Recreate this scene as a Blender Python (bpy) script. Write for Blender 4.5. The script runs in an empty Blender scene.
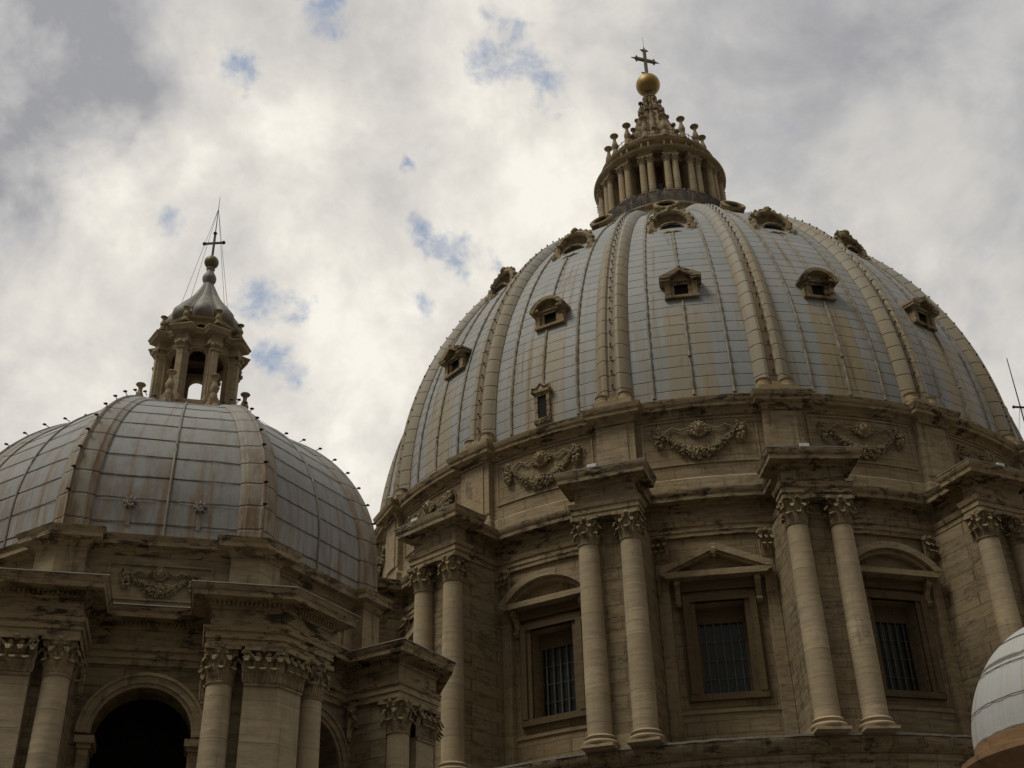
import bpy, math, random
from math import sin, cos, pi, radians as rad, sqrt, atan2
random.seed(7)
S = bpy.context.scene
COL = S.collection
# ------------------------------------------------------------------ camera
cd = bpy.data.cameras.new("camera"); cam = bpy.data.objects.new("camera", cd); COL.objects.link(cam)
YAW, PITCH, ROLL = 0.16138, 0.55084, -0.02787
import mathutils
F = mathutils.Vector((-sin(YAW)*cos(PITCH), cos(YAW)*cos(PITCH), sin(PITCH)))
R0 = mathutils.Vector((cos(YAW), sin(YAW), 0)); U0 = R0.cross(F)
R1 = cos(ROLL)*R0 + sin(ROLL)*U0; U1 = -sin(ROLL)*R0 + cos(ROLL)*U0
m = mathutils.Matrix((R1, U1, -F)).transposed().to_4x4()
m.translation = (0, -99.775, 0)
cam.matrix_world = m
cd.sensor_width = 36; cd.lens = 1220.97/1024*36; cd.clip_start = 0.5; cd.clip_end = 5000
S.camera = cam
PHI = 0.0272            # azimuth of the great drum's front window
PSI = 0.4055            # azimuth of the side dome's front face
CB = (-26.517, -45.953) # centre of the side dome
# ------------------------------------------------------------------ world
w = bpy.data.worlds.new("World"); S.world = w; w.use_nodes = True
T = w.node_tree; T.nodes.clear()
SUN_EL, SUN_AZ = rad(60), rad(-128)      # azimuth from +Y towards +X
def wn(t, **k):
    n = T.nodes.new(t)
    for a, b in k.items():
        if a in n.inputs.keys(): n.inputs[a].default_value = b
        else: setattr(n, a, b)
    return n
def wm(op, a, b=None, c=None, clamp=False):
    n = T.nodes.new('ShaderNodeMath'); n.operation = op; n.use_clamp = clamp
    for i, v in enumerate((a, b, c)):
        if v is None: continue
        if isinstance(v, (int, float)): n.inputs[i].default_value = v
        else: T.links.new(v, n.inputs[i])
    return n.outputs[0]
def wsmooth(v, lo, hi, to0=0., to1=1.):
    n = T.nodes.new('ShaderNodeMapRange'); n.interpolation_type = 'SMOOTHSTEP'
    T.links.new(v, n.inputs[0]); n.inputs[1].default_value = lo; n.inputs[2].default_value = hi
    n.inputs[3].default_value = to0; n.inputs[4].default_value = to1
    return n.outputs[0]
def wmix(f, a, b):
    n = T.nodes.new('ShaderNodeMix'); n.data_type = 'RGBA'
    if isinstance(f, float): n.inputs[0].default_value = f
    else: T.links.new(f, n.inputs[0])
    for i, v in ((6, a), (7, b)):
        if isinstance(v, tuple): n.inputs[i].default_value = (*v, 1)
        else: T.links.new(v, n.inputs[i])
    return n.outputs[2]
tc = wn('ShaderNodeTexCoord'); DIR = tc.outputs['Generated']
sky = wn('ShaderNodeTexSky', sky_type='NISHITA', sun_disc=False, sun_elevation=SUN_EL, sun_rotation=SUN_AZ)
def wnoise(scale, detail, rough, off=(0, 0, 0), dist=0., vec=None):
    mp = T.nodes.new('ShaderNodeMapping'); mp.inputs['Location'].default_value = off
    T.links.new(vec or DIR, mp.inputs['Vector'])
    n = wn('ShaderNodeTexNoise', Scale=scale, Detail=detail, Roughness=rough, Distortion=dist)
    T.links.new(mp.outputs[0], n.inputs['Vector']); return n
# warped direction so that patches have ragged edges
nw = wnoise(11, 4, .6, (3, 1, 2))
vs = T.nodes.new('ShaderNodeVectorMath'); vs.operation = 'SUBTRACT'; T.links.new(nw.outputs['Color'], vs.inputs[0]); vs.inputs[1].default_value = (.5, .5, .5)
vm = T.nodes.new('ShaderNodeVectorMath'); vm.operation = 'MULTIPLY_ADD'; T.links.new(vs.outputs[0], vm.inputs[0]); vm.inputs[1].default_value = (.10, .10, .10); T.links.new(DIR, vm.inputs[2])
WD = vm.outputs[0]
def spot(d, r0, r1, vec=WD):
    """1 inside r0 of direction d fading to 0 at r1 (chord length)"""
    n = T.nodes.new('ShaderNodeVectorMath'); n.operation = 'DISTANCE'; T.links.new(vec, n.inputs[0]); n.inputs[1].default_value = d
    return wsmooth(n.outputs['Value'], r0, r1, 1., 0.)
def wsum(l):
    o = l[0]
    for x in l[1:]: o = wm('ADD', o, x)
    return o
n1 = wnoise(7.5, 9, .58, (7.3, 2.1, 4.4), .25).outputs['Fac']       # billows
n2 = wnoise(2.1, 3, .5, (1.3, 5.2, .4), .2).outputs['Fac']          # large masses
n3 = wnoise(24, 7, .62, (2.2, .3, 9.1)).outputs['Fac']
blue_spots = wsum([spot(d, 0., r*.84) for d, r in [((-.115,.681,.724),.062), ((-.086,.704,.705),.055), ((-.327,.746,.580),.052), ((-.372,.693,.618),.030), ((-.314,.634,.706),.040), ((-.239,.618,.749),.048), ((-.185,.760,.622),.027), ((-.162,.772,.614),.030), ((-.138,.783,.606),.026), ((-.209,.783,.586),.028), ((-.314,.791,.525),.046), ((-.203,.719,.665),.016), ((-.296,.770,.565),.03), ((.5,.2,.84),.12), ((-.8,.3,.52),.15), ((.3,-.6,.74),.2)]])
blue_spots = wm('MULTIPLY', blue_spots, 1., clamp=True)
n4 = wnoise(46, 6, .68, (5.2, 7.3, 1.1), .4).outputs['Fac']
hole = wsum([wm('MULTIPLY', blue_spots, .78), wm('MULTIPLY', wm('SUBTRACT', n3, .5), 1.5), wm('MULTIPLY', wm('SUBTRACT', n4, .5), 1.4), wm('MULTIPLY', wm('SUBTRACT', .5, n1), .5)])
hole = wm('MULTIPLY', wsmooth(hole, .22, 1.10), .85)
grey = wsum([spot((-.452,.574,.682), .02, .15), spot((-.415,.600,.680), .0, .10), spot((-.468,.614,.636), .0, .11)])
grey = wm('MULTIPLY', wm('MULTIPLY', grey, .9, clamp=True), wsmooth(n1, .35, .70, 1., .6))
right = wsum([spot((.28,.66,.69), .0, .42), wm('MULTIPLY', spot((.12,.66,.74), .0, .2), .4)])
right = wm('MULTIPLY', right, .9, clamp=True)
white = wsum([wm('MULTIPLY', spot(d, .0, r), s) for d, r, s in [((-.371,.607,.703),.09,.4), ((-.33,.66,.67),.12,.3), ((-.428,.649,.629),.09,.6), ((-.281,.672,.685),.12,.12), ((-.272,.769,.578),.12,.45), ((-.062,.754,.654),.08,.6), ((-.15,.70,.70),.1,.2), ((-.25,.83,.5),.2,.3)]])
# cloud brightness
br = wm('ADD', wm('MULTIPLY', wsmooth(n1, .32, .68), .40), wm('MULTIPLY', wsmooth(n2, .3, .7), .16))
br = wm('ADD', br, wm('MULTIPLY', wm('MULTIPLY', wm('SUBTRACT', n3, .5), .60), wm('SUBTRACT', 1., wm('MULTIPLY', right, .75))))
br = wm('ADD', br, wm('MULTIPLY', white, .40))
br = wm('ADD', br, .35)
br = wm('SUBTRACT', br, wm('MULTIPLY', grey, .66))
br = wm('SUBTRACT', br, wm('MULTIPLY', right, .40), clamp=True)
cr = T.nodes.new('ShaderNodeValToRGB'); T.links.new(br, cr.inputs[0])
E_ = cr.color_ramp.elements
E_[0].position = 0.; E_[0].color = (.248, .250, .264, 1)
E_[1].position = 1.; E_[1].color = (.690, .660, .600, 1)
for p, c in ((.25, (.345, .342, .345)), (.5, (.455, .440, .418)), (.78, (.575, .548, .500))):
    e = E_.new(p); e.color = (*c, 1)
sc_ = T.nodes.new('ShaderNodeVectorMath'); sc_.operation = 'SCALE'; T.links.new(cr.outputs[0], sc_.inputs[0]); sc_.inputs['Scale'].default_value = 10.0
skm = T.nodes.new('ShaderNodeVectorMath'); skm.operation = 'MULTIPLY'; T.links.new(sky.outputs[0], skm.inputs[0]); skm.inputs[1].default_value = (1, 1, 1)
fin = wmix(hole, sc_.outputs[0], wmix(.5, skm.outputs[0], (2.2, 2.75, 3.7)))
# unseen sky behind the camera dimmed so the facades receive less light
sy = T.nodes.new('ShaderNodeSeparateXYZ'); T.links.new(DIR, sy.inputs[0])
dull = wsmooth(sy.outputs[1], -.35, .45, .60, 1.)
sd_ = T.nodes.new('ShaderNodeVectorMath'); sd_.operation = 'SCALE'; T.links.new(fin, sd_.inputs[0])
low = wsmooth(sy.outputs[2], .08, .85, .20, 1.)                 # low sky to the rear dimmed to deepen shade in recesses
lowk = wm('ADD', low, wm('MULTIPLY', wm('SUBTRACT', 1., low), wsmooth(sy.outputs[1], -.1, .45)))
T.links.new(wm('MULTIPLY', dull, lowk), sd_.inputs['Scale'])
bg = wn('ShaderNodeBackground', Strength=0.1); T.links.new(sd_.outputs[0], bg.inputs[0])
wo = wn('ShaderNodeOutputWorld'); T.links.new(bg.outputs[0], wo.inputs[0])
# ------------------------------------------------------------------ sun behind the clouds
ld = bpy.data.lights.new("sun", 'SUN'); ld.energy = 1.35; ld.angle = rad(22); ld.color = (1, .95, .84)
sun = bpy.data.objects.new("sun", ld); COL.objects.link(sun)
dv = mathutils.Vector((sin(SUN_AZ)*cos(SUN_EL), cos(SUN_AZ)*cos(SUN_EL), sin(SUN_EL)))
sky.sun_rotation = SUN_AZ
sun.rotation_euler = dv.to_track_quat('Z', 'Y').to_euler()
vs_ = S.view_settings; vs_.view_transform = 'Standard'; vs_.look = 'None'; vs_.exposure = 0.46; vs_.gamma = 1
S.cycles.max_bounces = 5; S.cycles.diffuse_bounces = 2
# ------------------------------------------------------------------ materials
class NT:
    def __init__(s, name):
        s.m = bpy.data.materials.new(name); s.m.use_nodes = True; s.t = s.m.node_tree; s.b = s.t.nodes['Principled BSDF']
    def L(s, a, b): s.t.links.new(a, b)
    def math(s, op, a, b=None, clamp=False):
        n = s.t.nodes.new('ShaderNodeMath'); n.operation = op; n.use_clamp = clamp
        for i, v in enumerate((a, b)):
            if v is None: continue
            if isinstance(v, (int, float)): n.inputs[i].default_value = v
            else: s.L(v, n.inputs[i])
        return n.outputs[0]
    def ss(s, v, lo, hi, a=0., b=1.):
        n = s.t.nodes.new('ShaderNodeMapRange'); n.interpolation_type = 'SMOOTHSTEP'; s.L(v, n.inputs[0])
        for i, x in enumerate((lo, hi, a, b)): n.inputs[i+1].default_value = x
        return n.outputs[0]
    def mix(s, f, a, b, mode='MIX'):
        n = s.t.nodes.new('ShaderNodeMix'); n.data_type = 'RGBA'; n.blend_type = mode
        if isinstance(f, (int, float)): n.inputs[0].default_value = f
        else: s.L(f, n.inputs[0])
        for i, v in ((6, a), (7, b)):
            if isinstance(v, tuple): n.inputs[i].default_value = (*v, 1)
            else: s.L(v, n.inputs[i])
        return n.outputs[2]
    def coord(s, kind='Object', scale=(1, 1, 1)):
        c = s.t.nodes.new('ShaderNodeTexCoord'); mp = s.t.nodes.new('ShaderNodeMapping'); mp.inputs['Scale'].default_value = scale
        s.L(c.outputs[kind], mp.inputs['Vector']); return mp.outputs[0]
    def pos(s, scale=(1, 1, 1)):
        g = s.t.nodes.new('ShaderNodeNewGeometry'); mp = s.t.nodes.new('ShaderNodeMapping'); mp.inputs['Scale'].default_value = scale
        s.L(g.outputs['Position'], mp.inputs['Vector']); return mp.outputs[0]
    def noise(s, vec, scale, detail=4, rough=.55):
        n = s.t.nodes.new('ShaderNodeTexNoise'); s.L(vec, n.inputs['Vector'])
        n.inputs['Scale'].default_value = scale; n.inputs['Detail'].default_value = detail; n.inputs['Roughness'].default_value = rough
        return n.outputs['Fac']
    def bump(s, h, strength=.3, dist=.05):
        n = s.t.nodes.new('ShaderNodeBump'); n.inputs['Strength'].default_value = strength; n.inputs['Distance'].default_value = dist
        s.L(h, n.inputs['Height']); s.L(n.outputs[0], s.b.inputs['Normal'])
def stone(name, base=(.30, .225, .135), joints=None, grime=1., R=28., drums=False, crust=0.):
    n = NT(name)
    band = n.noise(n.pos((.7, .7, 5.)), 1.0, 5, .6)
    blot = n.noise(n.pos(), .22, 4, .6)
    fine = n.noise(n.pos(), 3.2, 5, .65)
    spk = n.noise(n.pos((1, 1, 1.6)), 2.4, 6, .72); led = n.noise(n.pos((.55, .55, 3.2)), 1.3, 5, .7)
    strk = n.noise(n.pos((2.6, 2.6, .16)), 1.0, 5, .65)
    patch = n.noise(n.pos((1, 1, .5)), .75, 6, .68)
    c = n.mix(n.ss(band, .3, .7), tuple(x*.72 for x in base), tuple(x*1.12 for x in base))
    c = n.mix(n.ss(blot, .35, .7), c, (base[0]*.92, base[1]*.88, base[2]*.78))
    c = n.mix(n.math('MULTIPLY', n.ss(fine, .5, .75), .35), c, tuple(x*1.3 for x in base))
    g = n.math('MULTIPLY', n.ss(strk, .50, .68), n.ss(patch, .42, .62))
    g = n.math('MULTIPLY', g, .62*grime)
    c = n.mix(g, c, (.055, .042, .028))
    g2 = n.math('MULTIPLY', n.ss(patch, .60, .70), .5*grime)
    c = n.mix(g2, c, (.075, .058, .040))
    c = n.mix(n.math('MULTIPLY', n.ss(spk, .58, .70), .45*grime), c, tuple(x*.35 for x in base))
    c = n.mix(n.math('MULTIPLY', n.ss(led, .56, .70), .30*grime), c, tuple(x*.33 for x in base))
    c = n.mix(n.math('MULTIPLY', n.ss(led, .30, .42, 1., 0.), .35), c, tuple(min(1, x*1.35+.02) for x in base))
    if crust:
        cn = n.noise(n.pos((.65, .65, 2.4)), 1.5, 8, .74); cl = n.noise(n.pos(), .45, 3, .5)
        c = n.mix(n.math('MULTIPLY', n.math('MULTIPLY', n.ss(cn, .485, .57), n.ss(cl, .40, .58, .25, 1.)), crust), c, (.028, .022, .016))
    if drums:
        co = n.coord('Object'); oi = n.t.nodes.new('ShaderNodeObjectInfo'); sp = n.t.nodes.new('ShaderNodeSeparateXYZ'); n.L(co, sp.inputs[0])
        zz = n.math('ADD', n.math('MULTIPLY', sp.outputs[2], .62), n.math('MULTIPLY', oi.outputs['Random'], 7.3)); wz = n.t.nodes.new('ShaderNodeTexWhiteNoise'); wz.noise_dimensions = '1D'; n.L(n.math('FLOOR', zz), wz.inputs['W'])
        c = n.mix(n.ss(wz.outputs['Value'], 0., 1., 0., .42), c, tuple(x*.60 for x in base))
        fz = n.math('ABSOLUTE', n.math('SUBTRACT', n.math('FRACT', zz), .5)); c = n.mix(n.math('MULTIPLY', n.ss(fz, .485, .497), .5), c, (.06, .045, .03))
    h = n.math('ADD', n.math('MULTIPLY', fine, .5), n.math('MULTIPLY', band, .6))
    if joints:
        co = n.coord('Object'); sp = n.t.nodes.new('ShaderNodeSeparateXYZ'); n.L(co, sp.inputs[0])
        if joints == 'cyl': u = n.math('MULTIPLY', n.math('ARCTAN2', sp.outputs[0], sp.outputs[1]), R)
        else: u = n.math('ADD', sp.outputs[0], n.math('MULTIPLY', sp.outputs[1], .37))
        cb = n.t.nodes.new('ShaderNodeCombineXYZ'); n.L(u, cb.inputs[0]); n.L(sp.outputs[2], cb.inputs[1])
        wv = n.t.nodes.new('ShaderNodeTexBrick'); n.L(cb.outputs[0], wv.inputs['Vector'])
        wv.inputs['Scale'].default_value = 1; wv.inputs['Mortar Size'].default_value = .03; wv.inputs['Mortar Smooth'].default_value = .6
        wv.inputs['Brick Width'].default_value = 1.75; wv.inputs['Row Height'].default_value = .78; wv.offset = .5
        wv.inputs['Color1'].default_value = (1, 1, 1, 1); wv.inputs['Color2'].default_value = (.76, .74, .70, 1)
        wv.inputs['Mortar'].default_value = (.42, .38, .33, 1)
        jm = n.math('MULTIPLY', n.ss(blot, .3, .6, .55, 1.), .8)
        c = n.mix(jm, c, wv.outputs['Color'], 'MULTIPLY')
        h = n.math('SUBTRACT', h, n.math('MULTIPLY', wv.outputs['Fac'], .8))
    n.L(c, n.b.inputs['Base Color']); n.b.inputs['Roughness'].default_value = .92; n.b.inputs['Specular IOR Level'].default_value = .2
    n.bump(h, .55, .06)
    return n.m
def simple(name, col, rough=.7, metal=0., var=.25, scale=3.):
    n = NT(name); f = n.noise(n.pos(), scale, 5, .6)
    n.L(n.mix(n.ss(f, .3, .7), tuple(x*(1-var) for x in col), tuple(min(1, x*(1+var)) for x in col)), n.b.inputs['Base Color'])
    n.b.inputs['Roughness'].default_value = rough; n.b.inputs['Metallic'].default_value = metal; n.bump(f, .2, .02)
    return n.m
def lead(name, row=.95, cols=4, tan=.5, stain_mid=True, lo=0., hi=30., rib=False, lift=0., wash=0., seam=.85):
    """sheet lead; UV: u = sheet columns, v = metres up the dome"""
    n = NT(name)
    uv = n.coord('UV'); sp = n.t.nodes.new('ShaderNodeSeparateXYZ'); n.L(uv, sp.inputs[0]); u, v = sp.outputs[0], sp.outputs[1]
    oi = n.t.nodes.new('ShaderNodeObjectInfo')
    fine = n.noise(n.pos(), 2.2, 5, .65); blot = n.noise(n.pos(), .28, 4, .55)
    cb = n.t.nodes.new('ShaderNodeCombineXYZ'); n.L(n.math('MULTIPLY', u, 22. if not rib else 9.), cb.inputs[0]); n.L(n.math('MULTIPLY', v, .10), cb.inputs[1]); n.L(n.math('MULTIPLY', oi.outputs['Random'], 50), cb.inputs[2])
    strk = n.noise(cb.outputs[0], 1., 5, .65)
    cb2 = n.t.nodes.new('ShaderNodeCombineXYZ'); n.L(n.math('MULTIPLY', u, cols*1.), cb2.inputs[0]); n.L(n.math('DIVIDE', v, row), cb2.inputs[1])
    fl = n.t.nodes.new('ShaderNodeVectorMath'); fl.operation = 'FLOOR'; n.L(cb2.outputs[0], fl.inputs[0])
    wh = n.t.nodes.new('ShaderNodeTexWhiteNoise'); wh.noise_dimensions = '3D'; n.L(fl.outputs[0], wh.inputs['Vector'])
    c = n.mix(n.ss(blot, .35, .65), (.248, .265, .270), (.285, .290, .278))
    c = n.mix(n.math('MULTIPLY', wh.outputs['Value'], .28), c, (.40, .40, .39))
    c = n.mix(n.math('MULTIPLY', n.ss(fine, .5, .8), .35), c, (.35, .35, .33))
    if lift: c = n.mix(lift*3, c, (.50, .50, .48))
    # tan patina low down
    lowm = n.ss(v, lo, hi, 1., 0.)
    tn = n.math('MULTIPLY', n.ss(strk, .46, .62), lowm) if not rib else n.math('ADD', n.math('MULTIPLY', lowm, .8), n.math('MULTIPLY', n.ss(strk, .45, .6), .4))
    c = n.mix(n.math('MULTIPLY', tn, tan, clamp=True), c, (.275, .225, .140))
    if stain_mid:
        # runs of dirt below the dormers
        um = n.math('ABSOLUTE', n.math('SUBTRACT', u, .5))
        a_ = n.ss(um, .13, .165, 1., 0.)
        k_ = n.math('MULTIPLY', a_, n.ss(v, 7.5, 9.6, 1., 0.))
        k_ = n.math('MULTIPLY', k_, n.ss(oi.outputs['Random'], .2, .6, .7, 1.))
        k_ = n.math('MULTIPLY', k_, n.ss(strk, .34, .48))
        c = n.mix(n.math('MULTIPLY', k_, .8), c, (.31, .245, .135))
        r_ = n.math('MULTIPLY', n.ss(strk, .56, .64), n.ss(um, .10, .24, 1., 0.))
        c = n.mix(n.math('MULTIPLY', r_, .55), c, (.17, .105, .055))
    if wash:
        wn_ = n.noise(n.pos((1.6, 1.6, .35)), 1.1, 6, .7)
        wz_ = n.math('ADD', n.ss(v, 2.5, 10.5, 1., .12), 0.)
        c = n.mix(n.math('MULTIPLY', n.math('MULTIPLY', n.ss(wn_, .44, .62), wz_), wash), c, (.185, .125, .075))
        c = n.mix(n.math('MULTIPLY', n.math('MULTIPLY', n.ss(strk, .55, .66), wz_), wash*.9), c, (.19, .09, .03))
    rs = n.math('MULTIPLY', n.ss(strk, .60, .70), n.ss(blot, .4, .6, .25, .9))
    c = n.mix(n.math('MULTIPLY', rs, .7), c, (.13, .085, .05))
    if rib:
        uc = n.ss(n.math('ABSOLUTE', n.math('SUBTRACT', u, .5)), .035, .075, 1., 0.)
        c = n.mix(n.math('MULTIPLY', n.math('MULTIPLY', uc, lowm), n.ss(strk, .35, .5, .35, .95)), c, (.150, .092, .048))
    # sheet joints
    fr = n.math('FRACT', n.math('DIVIDE', n.math('ADD', v, n.math('MULTIPLY', n.math('SUBTRACT', fine, .5), .10)), row))
    edge = n.math('ABSOLUTE', n.math('SUBTRACT', fr, .5)); jt = n.ss(edge, .44, .485)
    brk = n.ss(n.noise(n.pos(), 1.3, 3, .6), .35, .5, .35, 1.)
    c = n.mix(n.math('MULTIPLY', n.math('MULTIPLY', jt, brk), seam), c, (.06, .05, .04))
    fu = n.math('FRACT', n.math('MULTIPLY', u, float(cols))); eu = n.math('ABSOLUTE', n.math('SUBTRACT', fu, .5))
    n.L(c, n.b.inputs['Base Color']); n.b.inputs['Roughness'].default_value = .62; n.b.inputs['Specular IOR Level'].default_value = .3
    h = n.math('ADD', n.math('SUBTRACT', n.math('MULTIPLY', fine, .4), n.math('MULTIPLY', jt, .8)), n.math('MULTIPLY', blot, .5))
    n.bump(h, .5, .08)
    return n.m
M_ = dict(
    wall=stone('travertine_wall', (.315, .250, .160), joints='cyl', grime=.6, R=27.6, crust=.15),
    stone=stone('travertine', (.345, .275, .178), grime=1., crust=.3),
    trim=stone('weathered_cornice', (.330, .258, .162), grime=1.35, crust=.9),
    shaft=stone('travertine_shaft', (.435, .355, .240), grime=.55, drums=True),
    carved=stone('carved_travertine', (.315, .252, .160), grime=1.2, crust=.6),
    frame=stone('shaded_frame_stone', (.135, .10, .058), grime=1.2),  # same stone as the wall, shade round the windows painted in as darker colour
    wallb=stone('travertine_block', (.295, .236, .150), joints='plan', grime=.9, crust=.45),
    plinth=stone('rough_plinth', (.370, .300, .200), joints='cyl', grime=1.2, R=31.3, crust=.8),
    lead=lead('sheet_lead', .98, 4, .55, True, 2., 26.),
    ribs=lead('rib_lead', 1.30, 2, 1., False, 6., 36., True),
    rolls=simple('dull_lead_roll', (.215, .185, .135), .7, 0., .35, 1.2),
    leadb=lead('side_lead', 1.15, 2, .55, False, 1., 9., wash=.5, seam=.6),
    ribsb=lead('side_rib_lead', 1.15, 2, .75, False, 1., 12., True, wash=1., seam=.7),
    leadc=lead('pale_lead', 1.35, 2, .5, False, 0., 4., False, .14),
    onion=simple('dull_lead_roof', (.20, .185, .155), .6),
    welt=simple('welted_seam', (.12, .10, .075), .7),
    barpaint=simple('pale_bar_paint', (.10, .095, .07), .7),
    greyrail=simple('grey_railing', (.09, .08, .065), .7),
    iron=simple('black_iron', (.012, .011, .010), .6, .0),
    rust=simple('rusty_iron', (.11, .055, .025), .8),
    gold=simple('tarnished_gilding', (.36, .235, .065), .5, .35, .15, 1.5),
    bronze=simple('green_bronze', (.17, .155, .085), .5, .3),
    glass=simple('dark_glass', (.010, .013, .014), .35, 0., .4, .6),
    void=simple('dark_room', (.010, .008, .006), 1.),  # near-black colour stands in for unlit space behind openings
    brown=stone('brown_plaster', (.20, .085, .035), grime=.6),
    terra=stone('ochre_plaster', (.25, .155, .085), grime=1.1),
    white=simple('white_lamp_housing', (.60, .60, .58), .4, 0., .05),
    ground=simple('terrace_paving', (.09, .075, .06), .9),
    wood=simple('brown_frame', (.075, .045, .022), .7),
    cloth=simple('dark_clothing', (.03, .03, .035), .9, 0., .3, 20),
    skin=simple('skin', (.35, .2, .14), .6), hair=simple('dark_hair', (.02, .013, .01), .7),
)
# ------------------------------------------------------------------ mesh builder
class MB:
    def __init__(s): s.v = []; s.f = []; s.uv = []
    def add(s, vs, fs, uv=None):
        o = len(s.v); s.v += [tuple(p) for p in vs]; s.f += [tuple(i+o for i in f) for f in fs]
        s.uv += uv if uv else [(0., 0.)]*len(vs)
        return s
    def box(s, x0, x1, y0, y1, z0, z1):
        v = [(x, y, z) for x in (x0, x1) for y in (y0, y1) for z in (z0, z1)]
        return s.add(v, [(0, 1, 3, 2), (4, 6, 7, 5), (0, 4, 5, 1), (2, 3, 7, 6), (0, 2, 6, 4), (1, 5, 7, 3)])
    def prism(s, poly, y0, y1):
        """poly in (x,z), extruded along y"""
        n = len(poly); v = [(x, y0, z) for x, z in poly]+[(x, y1, z) for x, z in poly]
        return s.add(v, [tuple(range(n)), tuple(range(2*n-1, n-1, -1))]+[(i, i+n, (i+1) % n+n, (i+1) % n) for i in range(n)])
    def column_prism(s, poly, z0, z1):
        n = len(poly); v = [(x, y, z0) for x, y in poly]+[(x, y, z1) for x, y in poly]
        return s.add(v, [tuple(range(n-1, -1, -1)), tuple(range(n, 2*n))]+[(i, (i+1) % n, (i+1) % n+n, i+n) for i in range(n)])
    def lathe(s, prof, n=24, c=(0, 0, 0), a0=0., a1=2*pi, capb=False, capt=False, ph=0.):
        """prof [(r,z)]"""
        full = abs(a1-a0-2*pi) < 1e-6; k = n if full else n+1; v = []
        for r, z in prof:
            for i in range(k):
                a = ph+a0+(a1-a0)*i/n; v.append((c[0]+r*sin(a), c[1]-r*cos(a), c[2]+z))
        f = []
        for j in range(len(prof)-1):
            for i in range(n):
                i2 = (i+1) % k; f.append((j*k+i, j*k+i2, (j+1)*k+i2, (j+1)*k+i))
        if capb: f.append(tuple(range(k-1, -1, -1)))
        if capt: f.append(tuple((len(prof)-1)*k+i for i in range(k)))
        return s.add(v, f)
    def tube(s, pts, r, n=6, closed=False, cap=True):
        V = mathutils.Vector; P = [V(p) for p in pts]; rs = r if isinstance(r, (list, tuple)) else [r]*len(P)
        vs = []; up = V((0, 0, 1)); N = len(P)
        for i, p in enumerate(P):
            a = P[(i-1) % N] if (closed or i > 0) else p; b = P[(i+1) % N] if (closed or i < N-1) else p
            t = (b-a).normalized(); q = V((1, 0, 0)) if abs(t.z) > .95 else up
            x = t.cross(q).normalized(); y = x.cross(t)
            vs += [tuple(p+(x*cos(2*pi*k/n)+y*sin(2*pi*k/n))*rs[i]) for k in range(n)]
        f = []
        for i in range(N if closed else N-1):
            j = (i+1) % N
            f += [(i*n+k, i*n+(k+1) % n, j*n+(k+1) % n, j*n+k) for k in range(n)]
        if cap and not closed: f += [tuple(range(n-1, -1, -1)), tuple((N-1)*n+k for k in range(n))]
        return s.add(vs, f)
    def blob(s, c, r, sq=(1, 1, 1), jit=.12, n=7, m=5):
        vs = [(c[0], c[1], c[2]-r*sq[2])]; 
        for j in range(1, m):
            th = -pi/2+pi*j/m
            for i in range(n):
                a = 2*pi*i/n+j*.4; q = r*(1+random.uniform(-jit, jit))
                vs.append((c[0]+q*sq[0]*cos(th)*cos(a), c[1]+q*sq[1]*cos(th)*sin(a), c[2]+q*sq[2]*sin(th)))
        vs.append((c[0], c[1], c[2]+r*sq[2])); f = [(0, 1+(i+1) % n, 1+i) for i in range(n)]
        for j in range(m-2):
            f += [(1+j*n+i, 1+j*n+(i+1) % n, 1+(j+1)*n+(i+1) % n, 1+(j+1)*n+i) for i in range(n)]
        t = len(vs)-1; f += [(t, 1+(m-2)*n+i, 1+(m-2)*n+(i+1) % n) for i in range(n)]
        return s.add(vs, f)
    def sweep(s, plan, prof, closed=False, caps=True):
        """plan: xy points in order of growing azimuth (outside on the right); prof: (offset outwards, z) bottom to top"""
        n = len(plan); nor = []
        def rn(a, b):
            dx, dy = b[0]-a[0], b[1]-a[1]; l = sqrt(dx*dx+dy*dy) or 1; return (dy/l, -dx/l)
        for i in range(n):
            a = plan[i-1] if (closed or i > 0) else None; b = plan[(i+1) % n] if (closed or i < n-1) else None
            if a is None: m_ = rn(plan[i], b)
            elif b is None: m_ = rn(a, plan[i])
            else:
                p, q = rn(a, plan[i]), rn(plan[i], b); d = 1+p[0]*q[0]+p[1]*q[1]; d = max(d, .35)
                m_ = ((p[0]+q[0])/d, (p[1]+q[1])/d)
            nor.append(m_)
        v = []; k = len(prof)
        for i in range(n):
            for o, z in prof: v.append((plan[i][0]+nor[i][0]*o, plan[i][1]+nor[i][1]*o, z))
        f = []
        for i in range(n if closed else n-1):
            i2 = (i+1) % n
            for j in range(k-1): f.append((i*k+j, i2*k+j, i2*k+j+1, i*k+j+1))
        if caps and not closed: f += [tuple(range(k)), tuple((n-1)*k+j for j in range(k-1, -1, -1))]
        return s.add(v, f)
    def xf(s, fn): s.v = [tuple(fn(p)) for p in s.v]; return s
    def merge(s, o, fn=None):
        return s.add([fn(p) for p in o.v] if fn else o.v, o.f, list(o.uv))
    def mesh(s, name, smooth=34):
        me = bpy.data.meshes.new(name); me.from_pydata(s.v, [], s.f); me.update()
        if any(u != (0., 0.) for u in s.uv):
            l = me.uv_layers.new(name='UVMap'); idx = [0]*len(me.loops); me.loops.foreach_get('vertex_index', idx)
            l.data.foreach_set('uv', [c for i in idx for c in s.uv[i]])
        if smooth:
            me.shade_smooth(); me.set_sharp_from_angle(angle=rad(smooth))
        return me
    def build(s, name, mat, parent=None, smooth=34):
        o = bpy.data.objects.new(name, s.mesh(name, smooth)); o.data.materials.append(M_[mat]); COL.objects.link(o)
        if parent: o.parent = parent
        return o
def tag(o, label=None, cat=None, group=None, kind=None):
    for k, v in (('label', label), ('category', cat), ('group', group), ('kind', kind)):
        if v: o[k] = v
    return o
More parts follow.
